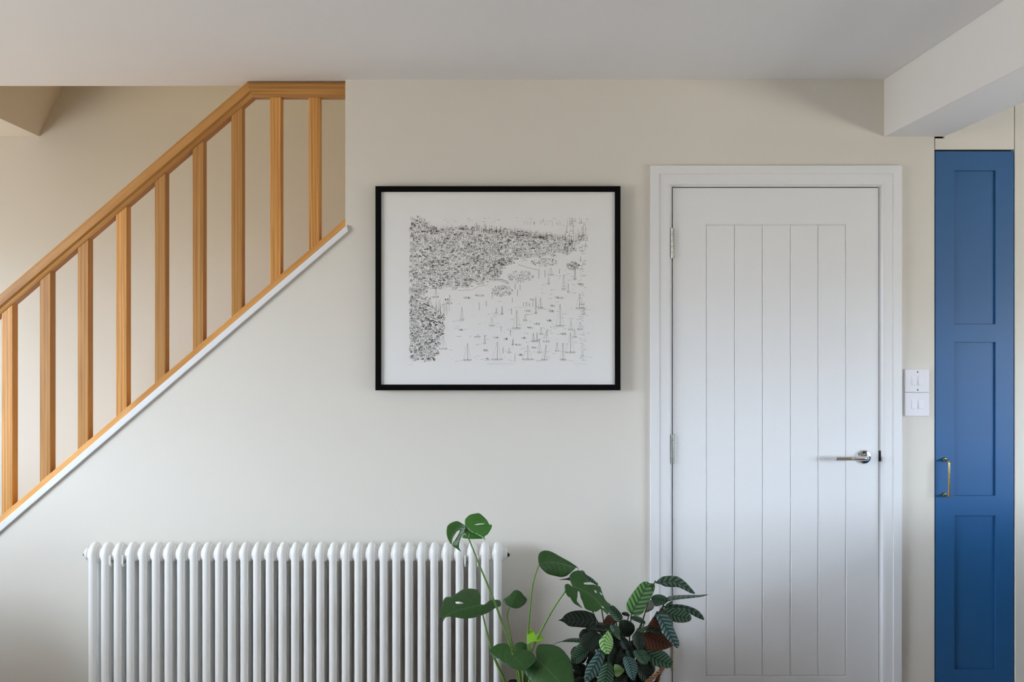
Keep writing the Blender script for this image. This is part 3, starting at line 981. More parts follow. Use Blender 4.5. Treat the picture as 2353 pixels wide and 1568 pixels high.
# brass bow handle
ht, hb = P(2170, 1056.5, 0), P(2170, 1137.5, 0)
hx = ht.x; yb = -0.041
pp = [(hx, CY, ht.z)]
for k in range(7):
    a = math.pi / 2 * k / 6
    pp.append((hx, yb + .010 - .010 * math.sin(a) , ht.z - .010 + .010 * math.cos(a)) if k else (hx, yb + .010, ht.z))
for k in range(7):
    a = math.pi / 2 * k / 6
    pp.append((hx, yb + .010 - .010 * math.cos(a), hb.z + .010 - .010 * math.sin(a)))
pp.append((hx, CY, hb.z))
hd = tube('handle', pp, 0.0041, M['brass'], cdoor, n=14)
for z in (ht.z, hb.z):
    lathe('handle_foot', [(CY, .0082), (CY - .006, .0082), (CY - .010, .006), (CY - .0105, 0)], (hx, 0, z), 'y', M['brass'], cdoor, n=20)
# filler panel above, notched around the beam
fz0, fzn = Z0(343.6), Z0(318.0)
fp = [(X0(2149), fz0), (X0(2330.4), fz0), (X0(2330.4), ZCEIL - .002), (X0(2170.5), ZCEIL - .002), (X0(2170.5), fzn), (X0(2149), fzn)]
tag(prism('filler_panel', fp, 0.0, 0.018, M['wall'], cup, bevel=0.001), label='wall coloured panel closing the gap above the blue door')

# ------------------------------------------------------------------ column radiator
NSEC = 33
YFR, YRR, RT = -0.103, -0.058, 0.0143
kf = (D + YFR) / F
rx0 = (213.2 - VX) * kf; rx1 = (1143.2 - VX) * kf
pitch = (rx1 - rx0) / (NSEC - 1)
RTOP = ZC - (1247 - VY) * (D + YFR + .012) / F
RBOT = RTOP - 0.60
rad = thing('column_radiator', (mid(rx0, rx1), -0.08, 0), 'long white two-column radiator on the wall under the stairs', 'radiator')
ym = mid(YFR, YRR); hr = (YRR - YFR) / 2
zh = ZC - (1273 - VY) * (D + ym) / F            # header axis
zl = RBOT + (RTOP - zh)
n = 16
def loop_path():
    pts = []
    zc = RTOP - RT - hr
    zc2 = RBOT + RT + hr
    for k in range(13):
        a = math.pi * k / 12
        pts.append((0, ym - hr * math.cos(a), zc + hr * math.sin(a)))
    for k in range(13):
        a = math.pi * k / 12
        pts.append((0, ym + hr * math.cos(a), zc2 - hr * math.sin(a)))
    return pts
path = loop_path(); m = len(path)
V, Fc = [], []
for i, p in enumerate(path):
    p = Vector(p)
    t = (Vector(path[(i + 1) % m]) - Vector(path[i - 1])).normalized()
    s = Vector((1, 0, 0)); u = t.cross(s)
    for k in range(n):
        a = 2 * math.pi * k / n
        V.append(p + s * (RT * math.cos(a)) + u * (RT * math.sin(a)))
for i in range(m):
    j = (i + 1) % m
    for k in range(n):
        l = (k + 1) % n
        Fc.append((i * n + k, i * n + l, j * n + l, j * n + k))
# header boss: rounded nipples either side of the section
hp = pitch / 2
bprof = [(-hp, .0215), (-hp + .001, .0222), (-hp + .0045, .0262), (-hp + .0085, .0278), (0, .0282), (hp - .0085, .0278), (hp - .0045, .0262), (hp - .001, .0222), (hp, .0215)]
for zc in (zh, zl):
    b0 = len(V); nn = 28; mm = len(bprof)
    for i in range(nn):
        a = 2 * math.pi * i / nn
        for t, r in bprof: V.append((t, ym + r * math.cos(a), zc + r * math.sin(a)))
    for i in range(nn):
        j = (i + 1) % nn
        for k in range(mm - 1): Fc.append((b0 + i * mm + k, b0 + i * mm + k + 1, b0 + j * mm + k + 1, b0 + j * mm + k))
sec = None
for i in range(NSEC):
    if sec is None:
        o = obj('section', V, Fc, M['rad'], rad, smooth=True); sec = o
    else:
        o = bpy.data.objects.new('section', sec.data); link(o, rad)
    o.location = (rx0 + i * pitch, 0, 0)
for sgn, xe in ((-1, rx0 - hp), (1, rx1 + hp)):
    for zc in (zh, zl):
        c = lathe('end_bush', [(0, .0235), (sgn * .003, .0235), (sgn * .0032, .0205), (sgn * .009, .0205), (sgn * .0092, .0165), (sgn * .0125, .0165), (sgn * .0125, 0)], (xe, ym, zc), 'x', M['rad'], rad, n=24)
        if zc == zh:
            lathe('vent_plug', [(sgn * .0125, .0075), (sgn * .017, .0075), (sgn * .017, .004), (sgn * .021, .004), (sgn * .021, 0)], (xe, ym, zc - .004), 'x', M['dark'], c, n=12)
vx = rx1 + hp + .016
vb = lathe('valve', [(0, .012), (.020, .012), (.021, .017), (.032, .017), (.033, 0)], (vx - .004, ym, zl), 'x', M['nickel'], rad, n=20)
lathe('valve_head', [(0.0, .012), (.004, .021), (.05, .021), (.058, .016), (.058, 0)], (vx + .018, ym - .004, zl + .0), 'z', M['dark'], vb, n=20)
tube('pipe', [(vx + .018, ym, 0.0), (vx + .018, ym, zl)], .0075, M['rad'], vb, n=12)
# wall brackets hooked over the header
for i in (1, 2, 29, 30):
    bxp = rx0 + (i + .44) * pitch
    w = .0026
    yz = [(-.001, zh - .0315), (ym - .020, zh - .0315), (ym - .0290, zh - .025), (ym - .0300, zh + .002), (ym - .0335, zh + .002), (ym - .0350, zh - .030), (ym - .028, zh - .040), (-.001, zh - .040)]
    V = [(bxp - w, y, z) for y, z in yz] + [(bxp + w, y, z) for y, z in yz]
    k = len(yz)
    Fc = [tuple(range(k)), tuple(reversed(range(k, 2 * k)))] + [(a, k + a, k + (a + 1) % k, (a + 1) % k) for a in range(k)]
    obj('bracket', V, Fc, M['rad'], rad)

# ------------------------------------------------------------------ leaves
def conv(ox, oy, s): return lambda pts: [(ox + x / s, oy + y / s) for x, y in pts]


C2 = conv(1000, 1160, 9.225); C3 = conv(990, 1320, 6.323); C4 = conv(1200, 1240, 4.78)
C5 = conv(1400, 1300, 5.85); C6 = conv(1270, 1380, 8.114); C7 = conv(1270, 1290, 12.06)


def seg_info(p, poly):
    """distance, signed side and arc length of the nearest point on a polyline"""
    best = None; acc = 0.0
    for a, b in zip(poly, poly[1:]):
        ab = b - a; l = ab.length
        t = max(0.0, min(1.0, (p - a).dot(ab) / (l * l)))
        q = a + ab * t
        dd = (p - q).length
        if best is None or dd < best[0]:
            cr = ab.x * (p.y - a.y) - ab.y * (p.x - a.x)
            best = (dd, 1 if cr >= 0 else -1, acc + l * t)
        acc += l
    return best, acc


def leaf_patch(outline, midrib, d0, tilt, cup, bend, holes, step, smoothn):
    out = spline(outline, smoothn, closed=True)
    mr_ = spline(midrib, 8)
    x0 = min(p.x for p in out); x1 = max(p.x for p in out); y0 = min(p.y for p in out); y1 = max(p.y for p in out)
    po = [(p.x, p.y) for p in out]
    ph = [[(q.x, q.y) for q in spline(h, 4, closed=True)] for h in holes]
    vs = [Vector(p) for p in po]; es = [(i, (i + 1) % len(po)) for i in range(len(po))]
    for h in ph:
        b = len(vs); vs += [Vector(p) for p in h]; es += [(b + i, b + (i + 1) % len(h)) for i in range(len(h))]
    y = y0 + step / 2; r = 0
    while y < y1:
        x = x0 + (step / 2 if r % 2 else step)
        while x < x1:
            if inside((x, y), po) and not any(inside((x, y), h) for h in ph): vs.append(Vector((x, y)))
            x += step
        y += step * .87; r += 1
    rv, re, rf = delaunay_2d_cdt(vs, es, [], 0, 1e-4)[:3]
    tris = []
    for f in rf:
        c = sum((rv[i] for i in f), Vector((0, 0))) / len(f)
        if inside(c, po) and not any(inside(c, h) for h in ph): tris.append(tuple(f))
    infos = []
    smax = 1e-6
    for p in rv:
        (dd, sg, u), Lm = seg_info(p, mr_)
        infos.append((dd, sg, u, Lm)); smax = max(smax, dd if True else 0)
    cx, cy = midrib[0]
    V, UV = [], []
    for p, (dd, sg, u, Lm) in zip(rv, infos):
        d = d0 + tilt[0] * (p.x - cx) + tilt[1] * (p.y - cy) + cup * (dd / smax) ** 2 + bend * (u / Lm) ** 2
        V.append(P(p.x, p.y, d)); UV.append((u / Lm, sg * dd / Lm))
    used = sorted({i for t in tris for i in t}); rm = {k: i for i, k in enumerate(used)}
    return [V[i] for i in used], [tuple(rm[i] for i in t) for t in tris], [UV[i] for i in used]


def leaf(parent, mat, outline, midrib, d0, tilt=(0, 0), cup=.010, bend=0.0, holes=(), step=4.5, extra=(), smoothn=4, name='leaf'):
    V, Fc, UV = [], [], []
    for (o_, m_, d_, t_, c_, b_, h_) in [(outline, midrib, d0, tilt, cup, bend, holes), *extra]:
        v, f, u = leaf_patch(o_, m_, d_, t_, c_, b_, h_, step, smoothn)
        k = len(V); V += v; UV += u; Fc += [tuple(i + k for i in t) for t in f]
    # all faces towards the room
    Fc2 = []
    for t in Fc:
        a, b, c = (V[i] for i in t)
        Fc2.append(t if (b - a).cross(c - a).y < 0 else t[::-1])
    me_o = obj(name, V, Fc2, mat, parent, uvs=UV, smooth=True)
    s = me_o.modifiers.new('thickness', 'SOLIDIFY'); s.thickness = 0.0009; s.offset = -1
    return me_o


def stalk(parent, pts, r0, r1, mat, name='stalk'):
    """pts: (px, py, depth)"""
    w = [P(*p) for p in pts]
    sp = spline(w, 8)
    k = len(sp)
    return tube(name, sp, [r0 + (r1 - r0) * i / (k - 1) for i in range(k)], mat, parent, n=8)


# ---- monstera
DMO = -0.30
mon = thing('monstera_plant', P(1200, 1758, DMO), 'potted monstera with split glossy leaves in front of the radiator', 'plant')
mon.location.z = 0
pcx = mon.location.x
lathe('pot', [(0.0, .0), (0.0, .085), (.01, .095), (.19, .125), (.21, .127), (.21, .117), (.185, .113), (.185, 0)], (pcx, DMO, 0), 'z', M['pot'], mon, n=36)
lathe('soil', [(.183, .112), (.190, .111), (.196, .05), (.197, 0)], (pcx, DMO, 0), 'z', M['soil'], mon, n=24)
# top leaf, its two halves folded along the midrib
leaf(mon, M['monbright'],
     C2([(640, 450), (630, 340), (660, 280), (740, 215), (850, 190), (920, 183), (980, 215), (1060, 290), (1110, 350), (1150, 422), (1200, 430), (1190, 500), (1150, 570), (1110, 630), (1055, 665), (1045, 700), (1060, 760), (1015, 716), (900, 645), (780, 595), (700, 520)]),
     C2([(645, 455), (760, 590), (900, 660), (1050, 720)]), -.36, (-.0004, -.0009), .012, 0,
     holes=[C2([(830, 427), (900, 405), (1000, 401), (1050, 412), (960, 424), (870, 433)])],
     extra=[(C2([(640, 590), (600, 640), (580, 705), (720, 728), (850, 730), (1020, 716), (900, 645), (780, 597), (700, 524), (650, 470)]), C2([(650, 470), (780, 600), (1020, 716)]), -.352, (0, -.0009), .02, 0, ()),
            (C2([(645, 458), (560, 395), (500, 360), (440, 352), (350, 380), (280, 430), (245, 500), (240, 620), (260, 700), (290, 770), (345, 845), (370, 720), (420, 630), (470, 565), (525, 545), (490, 640), (430, 740), (365, 850), (450, 930), (545, 995), (510, 920), (510, 820), (540, 720), (580, 650), (640, 592), (690, 560)]), C2([(645, 458), (560, 560), (430, 800)]), -.36, (.0009, -.0004), .012, 0, ())])
leaf(mon, M['mon'],
     C3([(730, 440), (780, 440), (860, 380), (940, 372), (1000, 380), (1022, 420), (1010, 465), (940, 490), (850, 550), (760, 590), (640, 630), (500, 645), (400, 635), (300, 615), (220, 625), (190, 665), (165, 705), (180, 640), (135, 620), (125, 560), (160, 480), (185, 370), (230, 330), (300, 325), (400, 260), (470, 220), (540, 208), (650, 220), (700, 260), (722, 320), (722, 440)]),
     C3([(730, 445), (500, 500), (300, 560), (180, 640)]), -.34, (.0004, -.0016), .015, 0, holes=[C3([(360, 400), (420, 398), (475, 420), (420, 430), (365, 425)])])
leaf(mon, M['mon'], C3([(1050, 370), (1110, 330), (1160, 290), (1200, 245), (1250, 230), (1310, 260), (1350, 310), (1390, 350), (1392, 390), (1360, 440), (1290, 490), (1230, 498), (1160, 480), (1090, 440), (1055, 400)]),
     C3([(1150, 480), (1200, 360), (1240, 235)]), -.30, (0, -.0008), .012)
leaf(mon, M['mon'], C4([(180, 265), (175, 190), (200, 140), (260, 122), (330, 140), (420, 190), (520, 245), (580, 285), (605, 305), (622, 335), (600, 312), (588, 316), (540, 360), (490, 400), (430, 415), (370, 405), (280, 380), (220, 330), (185, 285)]),
     C4([(185, 270), (350, 250), (600, 318)]), -.33, (.0004, -.0006), .016)
# big split leaf
leaf(mon, M['mon'], C7([(545, 700), (490, 560), (468, 450), (480, 380), (560, 300), (660, 262), (750, 262), (840, 340), (900, 440), (1040, 570), (960, 585), (870, 600), (880, 640), (1000, 652), (1150, 655), (1250, 690), (1310, 700), (1340, 770), (1390, 920), (1450, 1060), (1540, 1160), (1600, 1200), (1570, 1350), (1535, 1480), (1460, 1430), (1340, 1330),
                        (1220, 1400), (1100, 1395), (960, 1350), (890, 1300), (850, 1200), (810, 1090), (770, 1010), (740, 860), (700, 845), (690, 980), (670, 1100), (740, 1200), (820, 1305), (700, 1240), (600, 1180), (540, 1110), (480, 1010), (420, 980), (370, 900), (330, 830), (325, 740), (340, 660), (400, 630), (470, 650), (520, 690)]),
     C7([(545, 700), (800, 790), (1130, 1000), (1535, 1450)]), -.35, (.0003, -.0007), .018, 0,
     holes=[C7([(1300, 860), (1350, 885), (1388, 935), (1340, 930)]), C7([(1345, 1240), (1400, 1260), (1425, 1305), (1370, 1290)]), C7([(1150, 810), (1210, 820), (1225, 885), (1180, 870)])], step=4)
leaf(mon, M['lime'], C3([(1410, 1010), (1395, 920), (1400, 840), (1430, 800), (1470, 800), (1510, 850), (1525, 880), (1560, 862), (1600, 880), (1632, 930), (1610, 975), (1550, 985), (1490, 985), (1440, 1005)]),
     C3([(1420, 1010), (1500, 940), (1575, 900)]), -.345, (0, -.0009), .008, step=3)
leaf(mon, M['mon'], C3([(1180, 1165), (1130, 1030), (1050, 1008), (960, 1020), (880, 1075), (850, 1110), (870, 1165), (960, 1230), (1030, 1280), (1150, 1350), (1260, 1395), (1360, 1395), (1440, 1340), (1500, 1280), (1530, 1230), (1500, 1170), (1440, 1120), (1370, 1095), (1290, 1090), (1210, 1120)]),
     C3([(1180, 1170), (1280, 1270), (1380, 1390)]), -.39, (0, -.0012), .018)
leaf(mon, M['mon'], C4([(155, 1315), (150, 1220), (180, 1160), (240, 1150), (340, 1160), (430, 1200), (500, 1280), (540, 1350), (565, 1480), (570, 1600), (480, 1680), (300, 1660), (120, 1580), (30, 1460), (70, 1400), (130, 1340)]),
     C4([(155, 1315), (300, 1450), (470, 1640)]), -.37, (-.0002, -.0012), .022)
leaf(mon, M['mon'], C3([(1180, 1110), (1230, 1015), (1310, 985), (1370, 1005), (1410, 1040), (1425, 1110), (1350, 1180), (1250, 1190)]), C3([(1290, 1185), (1310, 985)]), -.27, (0, -.001), .01)
ST = M['stem']
root = (1200, 1660, DMO)
stalk(mon, [(1205, 1690, DMO), (1195, 1560, DMO - .02), (1178, 1500, -.32), (1135, 1380, -.34), (1104, 1305, -.352), (1077, 1238, -.358)], .005, .0022, ST)
stalk(mon, [(1205, 1690, DMO), (1163, 1575, -.31), (1136, 1512, -.325), (1122, 1465, -.33), (1109, 1412, -.338)], .0062, .0022, ST)
stalk(mon, [(1200, 1690, DMO), (1190, 1560, -.30), (1178, 1490, -.30), (1166, 1422, -.30), (1171, 1396, -.30)], .004, .0022, ST)
stalk(mon, [(1205, 1690, DMO), (1212, 1560, -.31), (1214, 1450, -.32), (1222, 1360, -.326), (1229, 1325, -.328), (1239, 1297, -.33)], .0042, .0020, ST)
stalk(mon, [(1205, 1690, DMO), (1205, 1560, -.31), (1222, 1495, -.33), (1265, 1410, -.34), (1298, 1361, -.348), (1312, 1350, -.349)], .0048, .0024, ST)
stalk(mon, [(1205, 1690, DMO), (1212, 1540, -.32), (1217, 1500, -.34), (1214, 1480, -.345)], .005, .003, ST)
stalk(mon, [(1198, 1690, DMO), (1195, 1560, -.33), (1185, 1520, -.36), (1177, 1504, -.389)], .006, .004, ST)
stalk(mon, [(1210, 1690, DMO), (1215, 1580, -.33), (1225, 1540, -.35), (1232, 1515, -.369)], .006, .004, ST)
stalk(mon, [(1196, 1690, DMO), (1203, 1600, -.285), (1202, 1530, -.275), (1196, 1507, -.27)], .004, .003, ST)

# ---- calathea in a woven basket
DCA = -0.27
cal = thing('calathea_plant', P(1432, 1758, DCA), 'bushy calathea with dark striped leaves in a woven basket by the door', 'plant')
cal.location.z = 0
ccx = cal.location.x
# woven basket: stacked coils
bpr = [(0.0, 0.0), (0.0, .115)]
for k in range(12):
    z = .010 + k * .019; r = .118 + .026 * k / 11
    bpr += [(z - .008, r + .002), (z - .003, r + .0068), (z + .003, r + .0068), (z + .008, r + .002)]
bpr += [(.232, .140), (.232, .130), (.2, .128), (.2, 0)]
bask = lathe('basket', bpr, (ccx, DCA, 0), 'z', M['rope'], cal, n=40)
lathe('soil', [(.198, .127), (.206, .126), (.214, .05), (.215, 0)], (ccx, DCA, 0), 'z', M['soil'], cal, n=24)
def braid(parent, ctrl, r, turns):
    sp = spline([P(*p) for p in ctrl], 14)
    V, Fc = [], []
    for s in range(3):
        pts = []
        for i, p in enumerate(sp):
            t = (sp[min(i + 1, len(sp) - 1)] - sp[max(i - 1, 0)]).normalized()
            a = Vector((0, 1, 0)); b_ = t.cross(a).normalized()
            ph = turns * 2 * math.pi * i / (len(sp) - 1) + s * 2 * math.pi / 3
            pts.append(p + a * (r * .6 * math.cos(ph)) + b_ * (r * math.sin(ph)))
        v, f = tube_vf(pts, r * .62, 7, base=len(V)); V += v; Fc += f
    return obj('braided_handle', V, Fc, M['rope'], parent, smooth=True, uvs=[(q[0], q[2]) for q in V])
braid(bask, [(1452, 1610, -.40), (1474, 1582, -.40), (1498, 1559, -.40), (1520, 1540, -.385), (1528, 1531, -.34), (1524, 1532, -.30), (1512, 1556, -.25), (1502, 1612, -.20)], .0050, 8)
braid(bask, [(1326, 1600, -.30), (1322, 1570, -.27), (1330, 1548, -.24), (1350, 1545, -.20), (1366, 1565, -.18), (1372, 1595, -.17)], .0062, 5)

SD = M['stemdark']
RC = random.Random(5)


def cleaf(mat, out, mr_, d0, tilt=(0, 0), cup=.009, bend=0.0, stem=True, step=4.0, sm=M['stemdark']):
    leaf(cal, M[mat], out, mr_, d0, tilt, cup, bend, step=step)
    if stem:
        bx_, by_ = mr_[0]
        ex = 1425 + RC.uniform(-22, 22)
        stalk(cal, [(ex, 1668, DCA + RC.uniform(-.03, .03)), (ex + (bx_ - ex) * .45, by_ + (1640 - by_) * .45, -.20), (bx_ + (ex - bx_) * .07, by_ + 6, d0 + .012), (bx_, by_, d0 + .002)], .0026, .0014, sm)


# upper right group
cleaf('cal', C5([(630, 235), (660, 190), (720, 150), (820, 138), (920, 150), (1000, 200), (1070, 270), (1130, 340), (1152, 380), (1090, 370), (1020, 335), (930, 295), (850, 290), (760, 285), (690, 255)]), C5([(625, 240), (860, 215), (1030, 290), (1150, 378)]), -.31, (.0006, -.0008))
cleaf('calgreen', C5([(500, 215), (430, 235), (360, 310), (300, 390), (245, 480), (228, 540), (240, 600), (270, 630), (330, 670), (400, 672), (460, 630), (500, 540), (560, 440), (600, 350), (615, 290), (600, 245), (540, 238)]), C5([(300, 645), (430, 410), (525, 230)]), -.35, (.0004, -.0006), .012)
cleaf('cal', C5([(785, 440), (800, 420), (880, 405), (1050, 398), (1200, 400), (1325, 393), (1250, 420), (1100, 440), (950, 455), (850, 470), (790, 480)]), C5([(785, 460), (1050, 425), (1325, 393)]), -.30, (-.0004, -.006), .006)
cleaf('cal', C5([(562, 440), (600, 400), (660, 388), (720, 400), (770, 430), (790, 480), (740, 520), (680, 540), (620, 550), (590, 500)]), C5([(795, 480), (690, 460), (562, 440)]), -.285, (0, -.001))
cleaf('cal', C5([(755, 535), (800, 500), (850, 480), (835, 515), (790, 545)]), C5([(755, 540), (850, 480)]), -.29, (0, -.001), .003, stem=False, step=3)
cleaf('cal', C5([(740, 560), (800, 530), (900, 522), (1020, 535), (1130, 570), (1200, 610), (1260, 680), (1272, 732), (1200, 710), (1120, 670), (1030, 620), (930, 600), (820, 600)]), C5([(740, 565), (1000, 565), (1150, 620), (1272, 732)]), -.295, (.0006, -.001))
cleaf('cal', C5([(700, 600), (780, 570), (900, 590), (1000, 605), (1080, 650), (1105, 710), (1080, 750), (1000, 770), (900, 765), (830, 740), (760, 680)]), C5([(700, 600), (900, 680), (1103, 712)]), -.315, (.0003, -.001))
cleaf('calblue', C5([(625, 660), (650, 740), (700, 850), (750, 950), (830, 1040), (908, 1112), (940, 1070), (930, 1000), (890, 900), (850, 800), (830, 720), (780, 660), (700, 630)]), C5([(650, 640), (760, 830), (908, 1112)]), -.355, (.0002, -.0009), .012)
cleaf('calbrown', C5([(618, 652), (690, 612), (780, 648), (832, 720), (760, 760), (690, 780), (640, 720)]), C5([(830, 700), (620, 650)]), -.34, (0, -.0006))
cleaf('calbrown', C5([(640, 640), (560, 740), (500, 860), (600, 910), (710, 880), (700, 780), (680, 690)]), C5([(660, 650), (570, 880)]), -.325, (0, -.0006))
cleaf('calgrey', C5([(510, 500), (560, 460), (600, 500), (603, 560), (570, 600), (490, 630), (495, 560)]), C5([(500, 630), (560, 465)]), -.24, (0, -.0006))
# left and centre
cleaf('caldark', C6([(105, 372), (170, 345), (230, 270), (330, 215), (470, 190), (600, 195), (720, 230), (790, 300), (815, 380), (790, 450), (720, 490), (620, 512), (450, 500), (310, 485), (230, 430), (165, 392)]), C6([(815, 390), (500, 365), (105, 372)]), -.33, (.0003, -.0005), .012)
cleaf('caldark', C6([(780, 420), (900, 410), (1070, 450), (1060, 520), (950, 545), (820, 520), (770, 470)]), C6([(1070, 480), (770, 480)]), -.32, (0, -.002))
cleaf('caldark', C6([(740, 555), (820, 515), (1000, 550), (1000, 610), (860, 600), (800, 560)]), C6([(1000, 580), (740, 555)]), -.31, (0, -.002), step=3)
cleaf('caldark', C6([(525, 730), (560, 650), (650, 605), (790, 595), (880, 640), (890, 760), (850, 880), (740, 960), (620, 930), (540, 860)]), C6([(840, 620), (700, 740), (560, 900)]), -.33, (0, -.0008), .012)
cleaf('cal', C6([(520, 790), (440, 860), (370, 950), (340, 1050), (360, 1160), (450, 1190), (560, 1130), (660, 1010), (700, 930), (600, 900), (540, 840)]), C6([(690, 920), (520, 1010), (350, 1140)]), -.325, (.0004, -.0008))
cleaf('calyoung', C6([(1030, 560), (990, 610), (930, 680), (870, 740), (866, 820), (890, 890), (930, 950), (1000, 1000), (1050, 1000), (1110, 900), (1132, 800), (1110, 690), (1070, 590)]), C6([(1040, 562), (960, 780), (1020, 1002)]), -.385, (0, -.0006), .010)
cleaf('calblue', C6([(930, 860), (880, 890), (800, 1000), (700, 1130), (630, 1250), (600, 1360), (606, 1510), (700, 1490), (800, 1420), (890, 1300), (950, 1150), (982, 1000), (970, 900)]), C6([(945, 865), (820, 1150), (612, 1508)]), -.39, (.0002, -.0010), .013)
cleaf('cal', C6([(1030, 1150), (960, 1180), (880, 1300), (840, 1440), (830, 1560), (900, 1640), (1040, 1640), (1130, 1560), (1147, 1400), (1130, 1250), (1090, 1170)]), C6([(1040, 1150), (1000, 1400), (960, 1640)]), -.375, (0, -.0010), .013)
cleaf('calyoung', C6([(1150, 1200), (1230, 1205), (1290, 1250), (1336, 1305), (1280, 1380), (1220, 1425), (1160, 1410), (1145, 1300)]), C6([(1148, 1330), (1240, 1320), (1336, 1305)]), -.37, (0, -.0008), .006, step=3)
cleaf('calblue', C6([(1330, 1060), (1310, 1150), (1350, 1270), (1400, 1400), (1505, 1495), (1560, 1400), (1585, 1300), (1570, 1180), (1510, 1090), (1420, 1040)]), C6([(1380, 1045), (1450, 1250), (1505, 1495)]), -.385, (0, -.0009), .011)
cleaf('caldark', C6([(1560, 580), (1500, 640), (1480, 700), (1500, 800), (1560, 890), (1625, 935), (1690, 890), (1730, 800), (1720, 720), (1680, 640), (1620, 590)]), C6([(1580, 580), (1610, 750), (1625, 935)]), -.375, (0, -.0009), .010)
cleaf('cal', C6([(1510, 940), (1500, 980), (1560, 1090), (1640, 1170), (1745, 1195), (1795, 1120), (1770, 1020), (1720, 930), (1620, 910)]), C6([(1560, 925), (1650, 1060), (1750, 1195)]), -.37, (0, -.0009))
cleaf('cal', C6([(1720, 930), (1780, 1080), (1850, 1190), (1960, 1240), (2100, 1270), (2210, 1245), (2242, 1150), (2190, 1060), (2120, 980), (2040, 935), (1900, 900)]), C6([(1720, 940), (1950, 1110), (2240, 1210)]), -.355, (.0003, -.0010), .014)
cleaf('calbrown', C6([(1700, 600), (1900, 590), (2060, 620), (2150, 720), (2242, 830), (2190, 880), (2040, 930), (1850, 940), (1720, 870), (1690, 720)]), C6([(1700, 650), (1950, 760), (2242, 840)]), -.335, (0, -.0008), .014)
cleaf('cal', C6([(1070, 480), (1130, 450), (1210, 470), (1250, 540), (1260, 640), (1282, 738), (1210, 720), (1130, 640), (1080, 560)]), C6([(1110, 452), (1190, 580), (1282, 738)]), -.36, (0, -.0008))
cleaf('cal', C6([(1060, 110), (1130, 100), (1220, 180), (1290, 270), (1305, 340), (1250, 395), (1190, 405), (1110, 330), (1060, 250), (1040, 180)]), C6([(1290, 395), (1200, 270), (1060, 110)]), -.32, (0, -.0008))
cleaf('calbrown', C6([(1010, 290), (1060, 270), (1110, 330), (1185, 390), (1150, 455), (1060, 470), (945, 430), (960, 370)]), C6([(1180, 400), (950, 420)]), -.31, (0, -.0008))
cleaf('cal', C6([(1450, 310), (1530, 285), (1620, 310), (1700, 360), (1725, 430), (1640, 430), (1540, 390), (1460, 350)]), C6([(1725, 430), (1580, 350), (1450, 310)]), -.33, (0, -.0015))
cleaf('cal', C6([(1560, 590), (1620, 540), (1720, 490), (1795, 475), (1760, 540), (1680, 600), (1600, 640)]), C6([(1795, 475), (1560, 600)]), -.345, (0, -.0015), step=3)
cleaf('caldark', C6([(1780, 500), (1900, 480), (2000, 540), (2035, 605), (1950, 620), (1850, 590), (1780, 560)]), C6([(1780, 530), (2035, 605)]), -.35, (0, -.0015), step=3)
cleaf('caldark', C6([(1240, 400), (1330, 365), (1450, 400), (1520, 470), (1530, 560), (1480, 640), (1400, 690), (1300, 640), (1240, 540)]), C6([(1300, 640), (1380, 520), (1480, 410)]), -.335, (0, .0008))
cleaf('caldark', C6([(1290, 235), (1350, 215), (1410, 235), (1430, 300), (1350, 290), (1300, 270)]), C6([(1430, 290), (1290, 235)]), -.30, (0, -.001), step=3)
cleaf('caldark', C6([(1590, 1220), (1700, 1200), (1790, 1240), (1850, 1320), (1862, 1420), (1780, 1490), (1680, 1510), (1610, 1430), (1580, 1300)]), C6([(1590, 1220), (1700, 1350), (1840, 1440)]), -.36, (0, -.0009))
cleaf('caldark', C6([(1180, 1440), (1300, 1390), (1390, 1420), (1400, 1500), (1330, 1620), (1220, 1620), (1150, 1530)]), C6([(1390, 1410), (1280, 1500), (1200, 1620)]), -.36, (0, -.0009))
cleaf('cal', C6([(170, 770), (280, 720), (400, 705), (530, 720), (530, 790), (400, 785), (250, 775)]), C6([(530, 755), (350, 745), (170, 770)]), -.30, (0, -.002), .005, step=3)
stalk(cal, [(1291, 1475, -.30), (1280, 1478, -.30), (1270, 1483, -.30)], .0012, .0005, SD, name='leaf_tip')
cleaf('cal', C7([(740, 280), (850, 265), (930, 370), (1060, 450), (1160, 530), (1212, 600), (1222, 665), (1140, 620), (1020, 570), (920, 500), (800, 380)]), C7([(1222, 665), (1000, 480), (745, 285)]), -.28, (0, -.0012), .008)
cleaf('caldark', C7([(185, 515), (370, 480), (470, 440), (560, 450), (600, 540), (500, 545), (400, 518), (250, 516)]), C7([(600, 500), (400, 500), (185, 515)]), -.29, (0, -.002), .004, step=3)
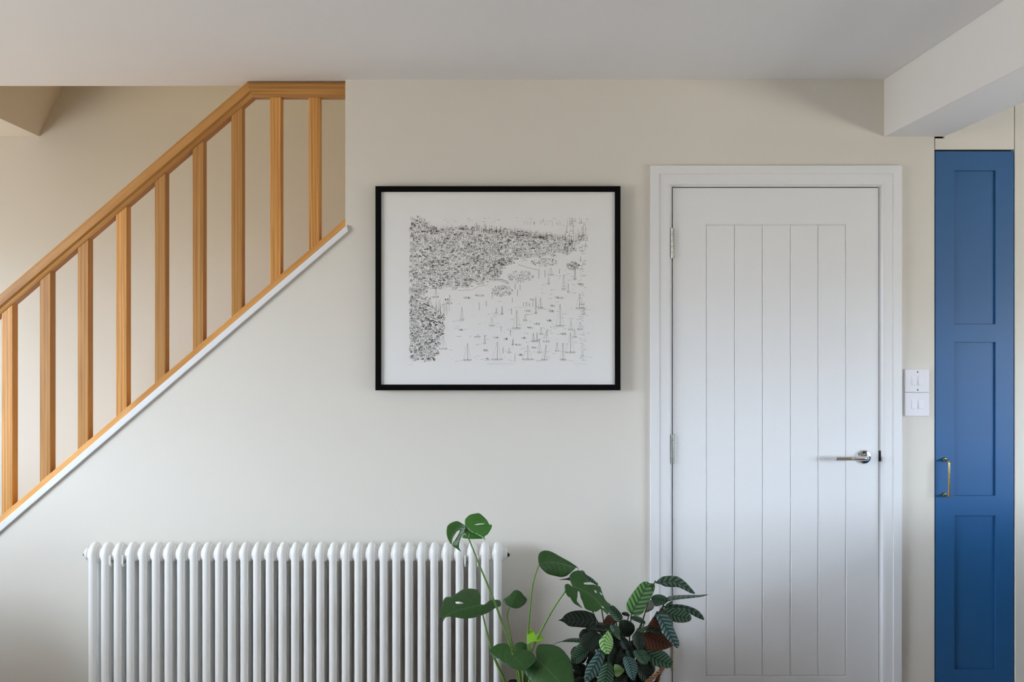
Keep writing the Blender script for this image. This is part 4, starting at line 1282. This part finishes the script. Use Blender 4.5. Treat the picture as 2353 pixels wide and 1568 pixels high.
# leaves deep inside the bush, their shade painted in by the dark copy
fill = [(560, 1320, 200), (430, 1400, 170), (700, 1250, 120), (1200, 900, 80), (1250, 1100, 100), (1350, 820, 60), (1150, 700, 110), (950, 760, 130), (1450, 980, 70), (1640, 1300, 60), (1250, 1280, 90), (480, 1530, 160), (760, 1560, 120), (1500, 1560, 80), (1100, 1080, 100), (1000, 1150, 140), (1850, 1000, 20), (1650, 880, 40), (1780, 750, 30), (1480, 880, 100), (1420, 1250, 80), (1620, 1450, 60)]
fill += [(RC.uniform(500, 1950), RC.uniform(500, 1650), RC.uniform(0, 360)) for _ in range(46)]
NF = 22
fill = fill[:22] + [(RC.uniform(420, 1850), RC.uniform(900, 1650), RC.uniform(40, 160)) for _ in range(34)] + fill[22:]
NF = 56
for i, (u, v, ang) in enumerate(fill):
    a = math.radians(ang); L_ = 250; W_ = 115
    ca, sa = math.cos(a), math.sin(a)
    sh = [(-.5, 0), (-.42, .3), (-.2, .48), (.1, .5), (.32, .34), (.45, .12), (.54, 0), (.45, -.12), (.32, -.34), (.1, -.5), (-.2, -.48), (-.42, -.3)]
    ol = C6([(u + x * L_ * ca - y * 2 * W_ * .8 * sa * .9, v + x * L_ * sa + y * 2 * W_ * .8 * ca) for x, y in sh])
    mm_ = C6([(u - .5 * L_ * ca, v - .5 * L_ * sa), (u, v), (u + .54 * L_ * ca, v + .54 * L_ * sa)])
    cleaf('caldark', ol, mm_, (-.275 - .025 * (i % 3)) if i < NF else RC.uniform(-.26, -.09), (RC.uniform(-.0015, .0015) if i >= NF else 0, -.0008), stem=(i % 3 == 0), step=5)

# ------------------------------------------------------------------ unseen kitchen island, added right of the frame to shadow the low wall
isl = thing('added_island', (2.45, -1.9, 0), 'unseen kitchen island with pale worktop, added to shadow the low wall', 'kitchen island')
boxes('cabinet', [(1.97, 2.70, -2.95, -0.75, 0.1, 0.865)], M['blue'], isl, bevel=0.002)
boxes('plinth', [(2.03, 2.65, -2.9, -0.80, 0.0, 0.1)], M['dark'], isl)
boxes('worktop', [(1.93, 2.74, -3.0, -0.70, 0.865, 0.905)], M['worktop'], isl, bevel=0.003)

# ------------------------------------------------------------------ unseen two-seater added under the left-hand window to shade the low wall
added_sofa = thing('added_sofa', (-2.6, -1.5, 0), 'unseen grey two-seater added on the left to shade the low wall', 'added_sofa')
boxes('base', [(-3.05, -2.15, -2.5, -0.45, 0.10, 0.30)], M['added_sofa'], added_sofa, bevel=0.02)
for y0 in (-2.30, -1.47): boxes('seat_cushion', [(-2.85, -2.12, y0, y0 + .82, 0.30, 0.46)], M['added_sofa'], added_sofa, bevel=0.04)
boxes('backrest', [(-3.10, -2.85, -2.5, -0.45, 0.30, 0.92)], M['added_sofa'], added_sofa, bevel=0.05)
for y0 in (-2.5, -0.65): boxes('armrest', [(-2.85, -2.12, y0, y0 + .20, 0.30, 0.66)], M['added_sofa'], added_sofa, bevel=0.04)
for x in (-3.0, -2.25):
    for y in (-2.42, -0.55): boxes('leg', [(x, x + .05, y, y + .05, 0, 0.10)], M['dark'], added_sofa)

# ------------------------------------------------------------------ unseen pendant added on the upper landing to warm the stairwell wall
lamp = thing('added_pendant', (-1.6, 0.62, 4.9), 'unseen warm pendant with a white cone shade, added to warm the stairwell', 'lamp')
lathe('ceiling_rose', [(4.9, .05), (4.885, .05), (4.875, .03), (4.875, 0)], (-1.6, 0.62, 0), 'z', M['plastic'], lamp, n=20)
tube('cord', [(-1.6, 0.62, 4.88), (-1.6, 0.62, 4.30)], .003, M['plastic'], lamp, n=8)
lathe('shade', [(4.30, .02), (4.30, .03), (4.12, .17), (4.118, .165), (4.295, .02)], (-1.6, 0.62, 0), 'z', M['plastic'], lamp, n=32)
lathe('bulb', [(4.27, .012), (4.24, .014), (4.20, .03), (4.17, .03), (4.15, .015), (4.148, 0)], (-1.6, 0.62, 0), 'z', M['bulb'], lamp, n=16)
pl = bpy.data.lights.new('added_pendant_light', 'POINT'); pl.energy = 6; pl.color = (1.0, 0.74, 0.22); pl.shadow_soft_size = 0.05
po = bpy.data.objects.new('added_pendant_light', pl); po.location = (-1.6, 0.62, 4.10); COL.objects.link(po)
